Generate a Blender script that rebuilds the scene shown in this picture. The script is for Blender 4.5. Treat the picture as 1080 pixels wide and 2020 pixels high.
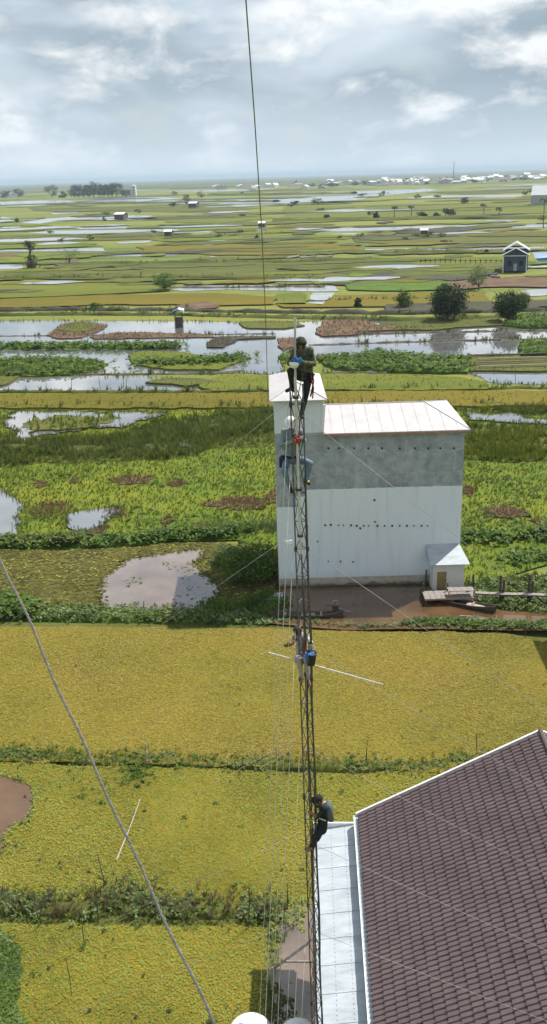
import bpy, bmesh, math, random
import numpy as np
from mathutils import Vector, Matrix, noise, geometry

random.seed(7)
RNG = np.random.default_rng(7)
scene = bpy.context.scene
COL = scene.collection
for _o in list(bpy.data.objects):
    bpy.data.objects.remove(_o)

# ------------------------------------------------------------------ camera
FPX, CAMH = 1880.0, 32.0
PITCH, ROLL = math.radians(19.42), math.radians(-1.64)
cam_data = bpy.data.cameras.new('camera')
cam = bpy.data.objects.new('camera', cam_data)
COL.objects.link(cam)
cam_data.sensor_fit = 'VERTICAL'
cam_data.sensor_height = 24.0
cam_data.sensor_width = 24.0
cam_data.lens = 24.0 * FPX / 2020.0
cam_data.clip_start, cam_data.clip_end = 0.1, 120000.0
CAMM = Matrix.Rotation(math.pi / 2 - PITCH, 3, 'X') @ Matrix.Rotation(ROLL, 3, 'Z')
cam.matrix_world = Matrix.Translation((0, 0, CAMH)) @ CAMM.to_4x4()
scene.camera = cam

# ------------------------------------------------------------------ sun, sky, exposure
SUN_DIR = Vector((0.525, 0.475, 1.0)).normalized()
SUN_EL = math.asin(SUN_DIR.z)
SUN_AZ = math.atan2(SUN_DIR.x, SUN_DIR.y)
sun_data = bpy.data.lights.new('sun', 'SUN')
sun_data.energy = 4.9
sun_data.angle = math.radians(0.6)
sun_data.color = (1.0, 0.95, 0.86)
sun = bpy.data.objects.new('sun', sun_data)
COL.objects.link(sun)
sun.rotation_euler = SUN_DIR.to_track_quat('Z', 'Y').to_euler()
sun.location = (60, 60, 110)

world = bpy.data.worlds.new('World')
scene.world = world
world.use_nodes = True
NT = world.node_tree
for n in list(NT.nodes):
    NT.nodes.remove(n)


def N(nt, kind, **kw):
    n = nt.nodes.new(kind)
    for k, v in kw.items():
        if k == 'inp':
            for kk, vv in v.items():
                n.inputs[kk].default_value = vv
        else:
            setattr(n, k, v)
    return n


def ramp(nt, stops, interp='LINEAR'):
    r = nt.nodes.new('ShaderNodeValToRGB')
    r.color_ramp.interpolation = interp
    e = r.color_ramp.elements
    while len(e) > 1:
        e.remove(e[-1])
    e[0].position = stops[0][0]
    e[0].color = (*stops[0][1], 1) if len(stops[0][1]) == 3 else stops[0][1]
    for p, c in stops[1:]:
        k = e.new(p)
        k.color = (*c, 1)
    return r


def g(v):
    return (v, v, v)


SKY_OFF = (1.3, 6.2, 3.9)


def build_sky():
    L = NT.links.new
    out = N(NT, 'ShaderNodeOutputWorld')
    bg = N(NT, 'ShaderNodeBackground')
    sky = N(NT, 'ShaderNodeTexSky', sky_type='NISHITA', sun_disc=False,
            sun_elevation=SUN_EL, sun_rotation=SUN_AZ)
    sky.air_density, sky.dust_density, sky.ozone_density = 1.0, 1.5, 1.0
    skys = N(NT, 'ShaderNodeMix', data_type='RGBA', blend_type='MULTIPLY')
    skys.inputs[0].default_value = 1.0
    skys.inputs[7].default_value = (0.085, 0.085, 0.085, 1)
    L(sky.outputs[0], skys.inputs[6])
    tc = N(NT, 'ShaderNodeTexCoord')
    sep = N(NT, 'ShaderNodeSeparateXYZ')
    L(tc.outputs['Generated'], sep.inputs[0])
    za = N(NT, 'ShaderNodeMath', operation='ABSOLUTE')
    L(sep.outputs[2], za.inputs[0])

    def cloud_noise(scale, loc, detail, rough, dist, zs=2.0):
        mp = N(NT, 'ShaderNodeMapping')
        mp.inputs['Location'].default_value = loc
        mp.inputs['Scale'].default_value = (1, 1, zs)
        L(tc.outputs['Generated'], mp.inputs[0])
        n = N(NT, 'ShaderNodeTexNoise', inp={'Scale': scale, 'Detail': detail, 'Roughness': rough, 'Distortion': dist})
        L(mp.outputs[0], n.inputs['Vector'])
        return n.outputs['Fac']

    def mth(op, a, b=None, clamp=False):
        n = N(NT, 'ShaderNodeMath', operation=op, use_clamp=clamp)
        for k, q in enumerate((a, b)):
            if q is None:
                continue
            if isinstance(q, (int, float)):
                n.inputs[k].default_value = q
            else:
                L(q, n.inputs[k])
        return n.outputs[0]

    P0 = SKY_OFF
    PZ = (P0[0] + 5.3, P0[1] + 2.2, P0[2] + .4)
    big = cloud_noise(3.6, P0, 4.0, 0.5, 0.35, 3.0)
    puff = cloud_noise(8.5, PZ, 9.0, 0.56, 0.25, 2.1)
    puff_up = cloud_noise(8.5, (PZ[0], PZ[1], PZ[2] + 0.055), 9.0, 0.56, 0.25, 2.1)
    # grey veil: dark bellies where the big masses are thick
    base = ramp(NT, [(0.38, (0.56, 0.635, 0.69)), (0.445, (0.445, 0.52, 0.585)), (0.515, (0.33, 0.40, 0.46)), (0.61, (0.27, 0.34, 0.40))])
    bb = mth('ADD', mth('MULTIPLY', big, 0.8), mth('MULTIPLY', puff, 0.2))
    L(bb, base.inputs[0])
    # white heads breaking through, lit from above
    hm_ = mth('ADD', mth('MULTIPLY', puff, 0.72), mth('MULTIPLY', mth('SUBTRACT', 1.0, big), 0.28))
    hm_ = mth('ADD', hm_, mth('MULTIPLY', mth('SUBTRACT', puff, puff_up), 0.55))
    msk = ramp(NT, [(0.47, g(0.0)), (0.55, g(0.36)), (0.65, g(0.95))])
    L(hm_, msk.inputs[0])
    cc = N(NT, 'ShaderNodeMix', data_type='RGBA')
    L(msk.outputs[0], cc.inputs[0]); L(base.outputs[0], cc.inputs[6])
    cc.inputs[7].default_value = (0.73, 0.75, 0.76, 1)
    # gaps to the blue
    cov = ramp(NT, [(0.33, g(0.6)), (0.44, g(1.0))], 'EASE')
    L(puff, cov.inputs[0])
    m1 = N(NT, 'ShaderNodeMix', data_type='RGBA')
    L(cov.outputs[0], m1.inputs[0]); L(skys.outputs[2], m1.inputs[6]); L(cc.outputs[2], m1.inputs[7])
    # pale air towards the horizon
    hz = ramp(NT, [(0.0, g(0.9)), (0.03, g(0.55)), (0.085, g(0.0))])
    L(za.outputs[0], hz.inputs[0])
    m2 = N(NT, 'ShaderNodeMix', data_type='RGBA')
    L(hz.outputs[0], m2.inputs[0]); L(m1.outputs[2], m2.inputs[6])
    m2.inputs[7].default_value = (0.565, 0.655, 0.725, 1)
    L(m2.outputs[2], bg.inputs[0])
    bg.inputs[1].default_value = 1.0
    L(bg.outputs[0], out.inputs[0])


build_sky()
vs = scene.view_settings
vs.view_transform = 'Standard'
vs.look = 'None'
vs.exposure = 0.46
vs.gamma = 1.0
vs.use_curve_mapping = False
scene.render.engine = 'CYCLES'
scene.cycles.use_denoising = True
try:
    scene.cycles.denoiser = 'OPENIMAGEDENOISE'
except Exception:
    pass
scene.cycles.use_adaptive_sampling = True
scene.cycles.adaptive_threshold = 0.02
scene.cycles.use_light_tree = False
scene.cycles.max_bounces = 5
scene.cycles.diffuse_bounces = 2
scene.cycles.glossy_bounces = 3
scene.cycles.transmission_bounces = 3
scene.cycles.volume_bounces = 0
scene.cycles.transparent_max_bounces = 6
scene.cycles.caustics_reflective = False
scene.cycles.caustics_refractive = False


# ------------------------------------------------------------------ surveying helpers (plan from the photograph)
def ray(px, py):
    return CAMM @ Vector(((px - 540) / FPX, -(py - 1010) / FPX, -1.0))


def G(px, py, z=0.0):
    d = ray(px, py)
    return Vector((0, 0, CAMH)) + d * ((z - CAMH) / d.z)


def A(px, py, Y):
    d = ray(px, py)
    return Vector((0, 0, CAMH)) + d * (Y / d.y)


# ------------------------------------------------------------------ object helpers
def tag(o, label=None, cat=None, group=None, kind=None):
    if label: o['label'] = label
    if cat: o['category'] = cat
    if group: o['group'] = group
    if kind: o['kind'] = kind
    return o


def link(name, me, mats=None, parent=None):
    o = bpy.data.objects.new(name, me)
    COL.objects.link(o)
    if mats is not None and me is not None:
        for m in (mats if isinstance(mats, (list, tuple)) else [mats]):
            me.materials.append(m)
    if parent is not None:
        o.parent = parent
    return o


def empty(name, loc, label, cat, group=None, rz=0.0):
    o = bpy.data.objects.new(name, None)
    COL.objects.link(o)
    o.location = loc
    o.rotation_euler = (0, 0, rz)
    o.empty_display_size = 0.2
    return tag(o, label, cat, group)


class MB:
    """collects simple solids and links them as one mesh"""

    def __init__(s):
        s.v, s.f, s.smooth = [], [], False

    def add(s, vs_, fs):
        b = len(s.v)
        s.v += [tuple(v) for v in vs_]
        s.f += [tuple(b + i for i in f) for f in fs]
        return s

    def box(s, c, size, rot=None):
        hx, hy, hz = (q / 2 for q in size)
        vv = [Vector((x, y, z)) for x in (-hx, hx) for y in (-hy, hy) for z in (-hz, hz)]
        if rot is not None:
            vv = [rot @ v for v in vv]
        c = Vector(c)
        return s.add([v + c for v in vv],
                     [(0, 1, 3, 2), (4, 6, 7, 5), (0, 4, 5, 1), (2, 3, 7, 6), (0, 2, 6, 4), (1, 5, 7, 3)])

    def box6(s, x0, x1, y0, y1, z0, z1):
        return s.box(((x0 + x1) / 2, (y0 + y1) / 2, (z0 + z1) / 2), (x1 - x0, y1 - y0, z1 - z0))

    def tube(s, pts, r, seg=8, caps=True):
        pts = [Vector(p) for p in pts]
        rs = r if isinstance(r, (list, tuple)) else [r] * len(pts)
        rings = []
        for i, p in enumerate(pts):
            d = (pts[min(i + 1, len(pts) - 1)] - pts[max(i - 1, 0)])
            if d.length < 1e-9:
                d = Vector((0, 0, 1))
            d.normalize()
            a = d.cross(Vector((0, 0, 1)))
            if a.length < 1e-3:
                a = d.cross(Vector((0, 1, 0)))
            a.normalize()
            b = d.cross(a)
            rings.append([p + (a * math.cos(t) + b * math.sin(t)) * rs[i]
                          for t in (2 * math.pi * k / seg for k in range(seg))])
        vv = [v for rg in rings for v in rg]
        ff = []
        for i in range(len(pts) - 1):
            for k in range(seg):
                k2 = (k + 1) % seg
                ff.append((i * seg + k, i * seg + k2, (i + 1) * seg + k2, (i + 1) * seg + k))
        if caps:
            ff.append(tuple(range(seg - 1, -1, -1)))
            ff.append(tuple((len(pts) - 1) * seg + k for k in range(seg)))
        return s.add(vv, ff)

    def lathe(s, prof, c=(0, 0, 0), seg=28):
        c = Vector(c)
        vv, ff = [], []
        for r, z in prof:
            for k in range(seg):
                t = 2 * math.pi * k / seg
                vv.append(c + Vector((r * math.cos(t), r * math.sin(t), z)))
        for i in range(len(prof) - 1):
            for k in range(seg):
                k2 = (k + 1) % seg
                ff.append((i * seg + k, i * seg + k2, (i + 1) * seg + k2, (i + 1) * seg + k))
        ff.append(tuple(range(seg - 1, -1, -1)))
        ff.append(tuple((len(prof) - 1) * seg + k for k in range(seg)))
        return s.add(vv, ff)

    def capsule(s, a, b, ra, rb, seg=10):
        a, b = Vector(a), Vector(b)
        d = b - a
        ln = max(d.length, 1e-6)
        d = d / ln
        prof = []
        for k in range(5):
            t = math.pi / 2 * k / 4
            prof.append((a - d * ra * math.cos(t), max(ra * math.sin(t), ra * 0.06)))
        for k in range(5):
            t = math.pi / 2 * k / 4
            prof.append((b + d * rb * math.sin(t), max(rb * math.cos(t), rb * 0.06)))
        e = d.cross(Vector((0, 0, 1)))
        if e.length < 1e-3:
            e = d.cross(Vector((0, 1, 0)))
        e.normalize()
        f = d.cross(e)
        vv = [p + (e * math.cos(2 * math.pi * k / seg) + f * math.sin(2 * math.pi * k / seg)) * r
              for p, r in prof for k in range(seg)]
        ff = []
        for i in range(len(prof) - 1):
            for k in range(seg):
                k2 = (k + 1) % seg
                ff.append((i * seg + k, i * seg + k2, (i + 1) * seg + k2, (i + 1) * seg + k))
        ff.append(tuple(range(seg - 1, -1, -1)))
        ff.append(tuple((len(prof) - 1) * seg + k for k in range(seg)))
        return s.add(vv, ff)

    def mesh(s, name):
        me = bpy.data.meshes.new(name)
        me.from_pydata(s.v, [], s.f)
        me.update()
        bm = bmesh.new()
        bm.from_mesh(me)
        bmesh.ops.recalc_face_normals(bm, faces=bm.faces)
        bm.to_mesh(me)
        bm.free()
        if s.smooth:
            me.polygons.foreach_set('use_smooth', [True] * len(me.polygons))
        return me

    def build(s, name, m, parent=None, smooth=False):
        s.smooth = smooth
        return link(name, s.mesh(name), m, parent)


# ------------------------------------------------------------------ materials
MATS = {}


def newmat(name):
    m = bpy.data.materials.new(name)
    m.use_nodes = True
    nt = m.node_tree
    b = nt.nodes['Principled BSDF']
    MATS[name] = m
    return m, nt, b


def mat(name, col, rough=0.7, metal=0.0, spec=0.5, var=0.25, scale=6.0, bump=0.0, bscale=None, col2=None, detail=6.0, stretch=None):
    """colour broken up by noise between col and col2"""
    m, nt, b = newmat(name)
    L = nt.links.new
    tc = N(nt, 'ShaderNodeTexCoord')
    mp = N(nt, 'ShaderNodeMapping')
    if stretch:
        mp.inputs['Scale'].default_value = stretch
    L(tc.outputs['Object'], mp.inputs[0])
    n = N(nt, 'ShaderNodeTexNoise', inp={'Scale': scale, 'Detail': detail, 'Roughness': 0.6})
    L(mp.outputs[0], n.inputs['Vector'])
    if col2 is None:
        lo = tuple(c * (1 - var) for c in col)
        hi = tuple(min(1, c * (1 + var)) for c in col)
    else:
        lo, hi = col, col2
    r = ramp(nt, [(0.32, lo), (0.68, hi)])
    L(n.outputs['Fac'], r.inputs[0])
    L(r.outputs[0], b.inputs['Base Color'])
    b.inputs['Roughness'].default_value = rough
    b.inputs['Metallic'].default_value = metal
    b.inputs['Specular IOR Level'].default_value = spec
    if bump:
        n2 = N(nt, 'ShaderNodeTexNoise', inp={'Scale': bscale or scale * 3, 'Detail': 5.0})
        L(mp.outputs[0], n2.inputs['Vector'])
        bp = N(nt, 'ShaderNodeBump', inp={'Strength': bump, 'Distance': 0.02})
        L(n2.outputs['Fac'], bp.inputs['Height'])
        L(bp.outputs[0], b.inputs['Normal'])
    return m


def leaf_mat(name, stops, nscale=0.12, trans=0.42, rough=0.6, nw=0.5):
    """leaves: colour from a per-leaf tint plus slow drift over the ground, some light passing through"""
    m, nt, b = newmat(name)
    L = nt.links.new
    at = N(nt, 'ShaderNodeAttribute', attribute_name='tint')
    geo = N(nt, 'ShaderNodeNewGeometry')
    n = N(nt, 'ShaderNodeTexNoise', inp={'Scale': nscale, 'Detail': 4.0, 'Roughness': 0.55})
    L(geo.outputs['Position'], n.inputs['Vector'])
    st = N(nt, 'ShaderNodeMapRange', inp={'From Min': 0.33, 'From Max': 0.67})
    L(n.outputs['Fac'], st.inputs[0])
    mx = N(nt, 'ShaderNodeMix', data_type='FLOAT')
    mx.inputs[0].default_value = nw
    L(at.outputs['Fac'], mx.inputs[2]); L(st.outputs[0], mx.inputs[3])
    r = ramp(nt, stops)
    L(mx.outputs[0], r.inputs[0])
    L(r.outputs[0], b.inputs['Base Color'])
    b.inputs['Roughness'].default_value = rough
    b.inputs['Specular IOR Level'].default_value = 0.25
    tr = N(nt, 'ShaderNodeBsdfTranslucent')
    L(r.outputs[0], tr.inputs[0])
    ms = N(nt, 'ShaderNodeMixShader', inp={0: trans})
    L(b.outputs[0], ms.inputs[1]); L(tr.outputs[0], ms.inputs[2])
    L(ms.outputs[0], nt.nodes['Material Output'].inputs[0])
    return m


def ground_mat(name, stops, s1=0.05, s2=0.6, stretch=(0.35, 1, 1), rough=0.9, w=0.45, bump=0.45, bscale=3.0, s3=6.0):
    """ground cover seen from afar: slow bands, clumps and fine grain"""
    m, nt, b = newmat(name)
    L = nt.links.new
    geo = N(nt, 'ShaderNodeNewGeometry')
    mp = N(nt, 'ShaderNodeMapping')
    mp.inputs['Scale'].default_value = stretch
    L(geo.outputs['Position'], mp.inputs[0])
    a = N(nt, 'ShaderNodeTexNoise', inp={'Scale': s1, 'Detail': 5.0, 'Roughness': 0.55, 'Distortion': 0.4})
    c = N(nt, 'ShaderNodeTexNoise', inp={'Scale': s2, 'Detail': 7.0, 'Roughness': 0.68})
    d = N(nt, 'ShaderNodeTexNoise', inp={'Scale': s3, 'Detail': 3.0, 'Roughness': 0.7})
    L(mp.outputs[0], a.inputs['Vector']); L(mp.outputs[0], c.inputs['Vector']); L(geo.outputs['Position'], d.inputs['Vector'])
    mx = N(nt, 'ShaderNodeMix', data_type='FLOAT')
    mx.inputs[0].default_value = w
    L(a.outputs['Fac'], mx.inputs[2]); L(c.outputs['Fac'], mx.inputs[3])
    mx2 = N(nt, 'ShaderNodeMix', data_type='FLOAT')
    mx2.inputs[0].default_value = 0.3
    L(mx.outputs[0], mx2.inputs[2]); L(d.outputs['Fac'], mx2.inputs[3])
    r = ramp(nt, stops)
    L(mx2.outputs[0], r.inputs[0])
    L(r.outputs[0], b.inputs['Base Color'])
    b.inputs['Roughness'].default_value = rough
    b.inputs['Specular IOR Level'].default_value = 0.15
    bp = N(nt, 'ShaderNodeBump', inp={'Strength': bump, 'Distance': 0.25})
    n2 = N(nt, 'ShaderNodeTexNoise', inp={'Scale': bscale, 'Detail': 5.0, 'Roughness': 0.7})
    L(geo.outputs['Position'], n2.inputs['Vector'])
    L(n2.outputs['Fac'], bp.inputs['Height'])
    L(bp.outputs[0], b.inputs['Normal'])
    return m


def water_mat(name, col, rough=0.04, bump=0.03, bscale=1.2, var=0.2, spec=0.8, coat=0.0):
    m, nt, b = newmat(name)
    L = nt.links.new
    geo = N(nt, 'ShaderNodeNewGeometry')
    n = N(nt, 'ShaderNodeTexNoise', inp={'Scale': 0.25, 'Detail': 5.0, 'Roughness': 0.6})
    L(geo.outputs['Position'], n.inputs['Vector'])
    r = ramp(nt, [(0.35, tuple(c * (1 - var) for c in col)), (0.65, tuple(c * (1 + var) for c in col))])
    L(n.outputs['Fac'], r.inputs[0])
    L(r.outputs[0], b.inputs['Base Color'])
    b.inputs['Roughness'].default_value = rough
    b.inputs['IOR'].default_value = 1.333
    b.inputs['Specular IOR Level'].default_value = spec
    b.inputs['Coat Weight'].default_value = coat
    b.inputs['Coat IOR'].default_value = 1.6
    b.inputs['Coat Roughness'].default_value = rough
    n2 = N(nt, 'ShaderNodeTexNoise', inp={'Scale': bscale, 'Detail': 4.0, 'Roughness': 0.6})
    L(geo.outputs['Position'], n2.inputs['Vector'])
    bp = N(nt, 'ShaderNodeBump', inp={'Strength': bump, 'Distance': 0.05})
    L(n2.outputs['Fac'], bp.inputs['Height'])
    L(bp.outputs[0], b.inputs['Normal'])
    return m


ground_mat('plain', [(0.34, (0.045, 0.066, 0.018)), (0.42, (0.085, 0.115, 0.024)), (0.49, (0.135, 0.16, 0.034)), (0.55, (0.185, 0.185, 0.04)),
                     (0.60, (0.15, 0.165, 0.04)), (0.66, (0.09, 0.115, 0.03)), (0.72, (0.10, 0.085, 0.045))],
           s1=0.012, s2=0.09, stretch=(0.22, 1.0, 1.0), bscale=0.6, bump=0.5, s3=0.8)
ground_mat('lime_grass', [(0.36, (0.043, 0.081, 0.01)), (0.46, (0.0903, 0.135, 0.013)), (0.56, (0.1462, 0.1665, 0.016)),
                          (0.66, (0.2322, 0.189, 0.018))], s1=0.10, s2=0.5, stretch=(0.6, 1, 1))
ground_mat('dark_grass', [(0.36, (0.036, 0.0496, 0.0117)), (0.5, (0.072, 0.088, 0.018)), (0.64, (0.12, 0.12, 0.027))],
           s1=0.09, s2=0.6, stretch=(0.5, 1, 1))
ground_mat('olive_grass', [(0.36, (0.0468, 0.0585, 0.0126)), (0.5, (0.0858, 0.0936, 0.0198)), (0.64, (0.1326, 0.1248, 0.0315))],
           s1=0.08, s2=0.6, stretch=(0.5, 1, 1))
ground_mat('ochre_field', [(0.36, (0.0825, 0.0792, 0.008)), (0.5, (0.1221, 0.1023, 0.0088)), (0.64, (0.1551, 0.1155, 0.0128))],
           s1=0.06, s2=0.5, stretch=(0.3, 1, 1), bump=0.35)
ground_mat('lime_field', [(0.36, (0.0684, 0.0925, 0.0108)), (0.5, (0.1044, 0.1221, 0.0144)), (0.64, (0.144, 0.1443, 0.018))],
           s1=0.06, s2=0.5, stretch=(0.3, 1, 1), bump=0.35)
ground_mat('red_weed', [(0.36, (0.072, 0.0432, 0.028)), (0.5, (0.1224, 0.0756, 0.048)), (0.64, (0.1728, 0.1224, 0.072))],
           s1=0.2, s2=1.2, stretch=(1, 1, 1))
ground_mat('mud', [(0.36, (0.05, 0.043, 0.034)), (0.5, (0.10, 0.083, 0.062)), (0.64, (0.17, 0.145, 0.11))],
           s1=0.3, s2=1.6, stretch=(1, 1, 1))
ground_mat('bed_soil', [(0.36, (0.075, 0.065, 0.01)), (0.5, (0.15, 0.12, 0.014)), (0.64, (0.22, 0.165, 0.02))],
           s1=0.12, s2=2.0, stretch=(1, 1, 1))
ground_mat('hyacinth_green', [(0.36, (0.03, 0.06, 0.01)), (0.5, (0.07, 0.125, 0.014)), (0.64, (0.12, 0.17, 0.02))],
           s1=0.3, s2=1.2, stretch=(1, 1, 1))
ground_mat('lily_soil', [(0.36, (0.045, 0.048, 0.014)), (0.5, (0.09, 0.085, 0.02)), (0.64, (0.13, 0.115, 0.026))],
           s1=0.15, s2=1.6, stretch=(1, 1, 1))
ground_mat('grey_bank', [(0.36, (0.028, 0.0288, 0.0204)), (0.5, (0.056, 0.0544, 0.0357)), (0.64, (0.096, 0.084, 0.0595))],
           s1=0.1, s2=0.9, stretch=(0.5, 1, 1))
water_mat('pond_water', (0.17, 0.17, 0.175), spec=1.0, coat=1.0)
water_mat('far_water', (0.26, 0.275, 0.285), spec=1.0, rough=0.15)
water_mat('brown_water', (0.105, 0.058, 0.029), spec=0.8, bump=0.03, bscale=2.5, var=0.3, coat=0.25)
water_mat('silty_water', (0.15, 0.11, 0.09), spec=1.0, bump=0.015, bscale=2.5, var=0.3, coat=1.0)
water_mat('blue_water', (0.11, 0.12, 0.13), spec=1.0, bump=0.015, coat=1.0)
leaf_mat('bed_leaf', [(0.0, (0.09094, 0.09775, 0.02625)), (0.12, (0.1933, 0.207, 0.04375)), (0.34, (0.3922, 0.3852, 0.084)), (0.62, (0.5116, 0.4255, 0.105)), (1.0, (0.5116, 0.3335, 0.1313))], nscale=0.1, nw=0.55, trans=0.5)
leaf_mat('lime_leaf', [(0.0, (0.08, 0.105, 0.02)), (0.12, (0.17, 0.225, 0.04)), (0.38, (0.335, 0.40, 0.075)), (0.7, (0.435, 0.465, 0.10)), (1.0, (0.47, 0.42, 0.14))], nscale=0.16, nw=0.55, trans=0.5)
leaf_mat('green_leaf', [(0.0, (0.035, 0.075, 0.01)), (0.5, (0.09, 0.16, 0.02)), (1.0, (0.19, 0.26, 0.04))], nscale=0.4)
leaf_mat('pale_green_leaf', [(0.0, (0.07, 0.115, 0.035)), (0.5, (0.16, 0.215, 0.07)), (1.0, (0.30, 0.34, 0.15))], nscale=0.6)
leaf_mat('grass_leaf', [(0.0, (0.0462, 0.088, 0.01)), (0.45, (0.105, 0.1478, 0.014)), (1.0, (0.189, 0.1848, 0.022))], nscale=0.16)
leaf_mat('dark_leaf', [(0.0, (0.04375, 0.06875, 0.0144)), (0.5, (0.09375, 0.125, 0.0264)), (1.0, (0.1875, 0.2063, 0.048))], nscale=0.3)
leaf_mat('tree_leaf', [(0.0, (0.016, 0.03, 0.009)), (0.5, (0.035, 0.06, 0.016)), (1.0, (0.07, 0.10, 0.028))], nscale=0.3, trans=0.2)
leaf_mat('dry_leaf', [(0.0, (0.09, 0.06, 0.035)), (0.5, (0.17, 0.13, 0.08)), (1.0, (0.28, 0.23, 0.15))], nscale=0.5)
leaf_mat('red_leaf', [(0.0, (0.16, 0.075, 0.03)), (0.5, (0.26, 0.12, 0.055)), (1.0, (0.36, 0.23, 0.13))], nscale=0.5)
leaf_mat('lily_leaf', [(0.0, (0.05, 0.055, 0.012)), (0.5, (0.12, 0.115, 0.02)), (1.0, (0.22, 0.19, 0.035))], nscale=0.25)
mat('bark', (0.07, 0.055, 0.04), rough=0.9, bump=0.5)
mat('old_wood', (0.045, 0.035, 0.028), rough=0.85, col2=(0.11, 0.09, 0.07), scale=8)
mat('grey_wood', (0.15, 0.13, 0.118), rough=0.85, col2=(0.29, 0.265, 0.245), scale=5)
mat('pale_wood', (0.27, 0.2, 0.15), rough=0.8, col2=(0.42, 0.34, 0.27), scale=7)
mat('roof_white', (0.43, 0.405, 0.415), rough=0.6, col2=(0.51, 0.48, 0.49), scale=0.9, spec=0.2)
mat('red_trim', (0.26, 0.12, 0.09), rough=0.8, col2=(0.38, 0.22, 0.17), scale=3)
mat('galvanised', (0.30, 0.335, 0.37), rough=0.6, metal=0.1, col2=(0.42, 0.46, 0.50), scale=1.1, spec=0.3, detail=9, stretch=(1, 2.5, 1))
mat('white_metal', (0.68, 0.70, 0.72), rough=0.5, col2=(0.78, 0.79, 0.8), scale=3)
mat('screw_grey', (0.22, 0.235, 0.25), rough=0.6)
mat('mast_steel', (0.06, 0.057, 0.054), rough=0.65, metal=0.3, col2=(0.16, 0.155, 0.148), scale=9)
mat('dark_steel', (0.03, 0.028, 0.027), rough=0.65, metal=0.3, col2=(0.075, 0.062, 0.055), scale=9)
mat('pole_zinc', (0.42, 0.43, 0.42), rough=0.45, metal=0.4, col2=(0.56, 0.57, 0.56), scale=9)
mat('black_rubber', (0.03, 0.03, 0.031), rough=0.55)
mat('wire_grey', (0.30, 0.30, 0.29), rough=0.55, metal=0.3)
mat('cable_steel', (0.12, 0.115, 0.10), rough=0.65, metal=0.3, col2=(0.22, 0.21, 0.185), scale=40)
mat('rope_pale', (0.34, 0.34, 0.27), rough=0.85)
mat('tank_white', (0.72, 0.72, 0.73), rough=0.35, spec=0.5, var=0.04, scale=2)
mat('tank_blue', (0.08, 0.2, 0.5), rough=0.4)
mat('house_wall', (0.30, 0.24, 0.24), rough=0.9)
mat('dark_inside', (0.02, 0.02, 0.022), rough=0.9)
mat('far_wall_white', (0.62, 0.62, 0.60), rough=0.9, scale=0.5, var=0.1)
mat('far_wall_grey', (0.36, 0.37, 0.37), rough=0.9, scale=0.5, var=0.1)
mat('far_roof_grey', (0.40, 0.42, 0.45), rough=0.5, scale=0.5, var=0.15)
mat('far_roof_pale', (0.66, 0.67, 0.68), rough=0.5, scale=0.5, var=0.08)
mat('far_roof_rust', (0.30, 0.21, 0.17), rough=0.8, scale=0.5)
mat('blue_wall', (0.05, 0.075, 0.115), rough=0.8, scale=1.0, var=0.25)
mat('blue_tarp', (0.03, 0.16, 0.42), rough=0.5, scale=1.0, var=0.2)
# people
mat('skin', (0.20, 0.105, 0.065), rough=0.55, var=0.12, scale=12)
mat('skin_dark', (0.13, 0.062, 0.04), rough=0.55, var=0.12, scale=12)
mat('hair', (0.012, 0.010, 0.009), rough=0.6)
mat('camo', (0.012, 0.017, 0.010), rough=0.95, col2=(0.115, 0.12, 0.075), scale=11, detail=3)
mat('black_cloth', (0.014, 0.014, 0.017), rough=0.95, var=0.4, scale=10)
mat('navy_cloth', (0.022, 0.027, 0.045), rough=0.95, var=0.3, scale=10)
mat('teal_cloth', (0.011, 0.017, 0.019), rough=0.95, var=0.3, scale=10)
mat('glove_blue', (0.03, 0.13, 0.34), rough=0.8)
mat('helmet_white', (0.74, 0.74, 0.72), rough=0.3, var=0.05)
mat('grey_shirt', (0.13, 0.165, 0.195), rough=0.95, col2=(0.24, 0.285, 0.32), scale=8)
mat('jeans', (0.07, 0.12, 0.175), rough=0.95, col2=(0.17, 0.245, 0.32), scale=10)
mat('red_strap', (0.30, 0.028, 0.018), rough=0.8)
mat('maroon_cloth', (0.045, 0.014, 0.015), rough=0.95)
mat('mauve_cloth', (0.32, 0.27, 0.28), rough=0.95, scale=10)
mat('white_cloth', (0.62, 0.62, 0.63), rough=0.95, var=0.08)
mat('pack_grey', (0.085, 0.10, 0.115), rough=0.9, var=0.2, scale=12)
mat('shoe', (0.02, 0.018, 0.017), rough=0.8)
mat('shoe_yellow', (0.42, 0.42, 0.09), rough=0.7)
mat('bucket_black', (0.025, 0.027, 0.03), rough=0.5)


# ------------------------------------------------------------------ patches of ground cover and water
def fbm(x, y, s, seed=0.0):
    v = Vector((x * s, y * s, seed))
    return noise.noise(v) + 0.5 * noise.noise(v * 2.1) + 0.25 * noise.noise(v * 4.3)


def ring_of(poly, z, rag, step, seed):
    pts = [G(x, y, z) for x, y in poly]
    out = []
    for i, p in enumerate(pts):
        q = pts[(i + 1) % len(pts)]
        n = max(1, min(90, int((q - p).length / step)))
        for k in range(n):
            r = p.lerp(q, k / n)
            d = (r.x * r.x + r.y * r.y) ** 0.5
            a = rag
            s = 1.1 / max(step * 3, 0.4)
            r = Vector((r.x + a * fbm(r.x, r.y, s, seed), r.y + a * fbm(r.x, r.y, s, seed + 31.7), z))
            out.append(r)
    return out


_layer = [0]


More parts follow.
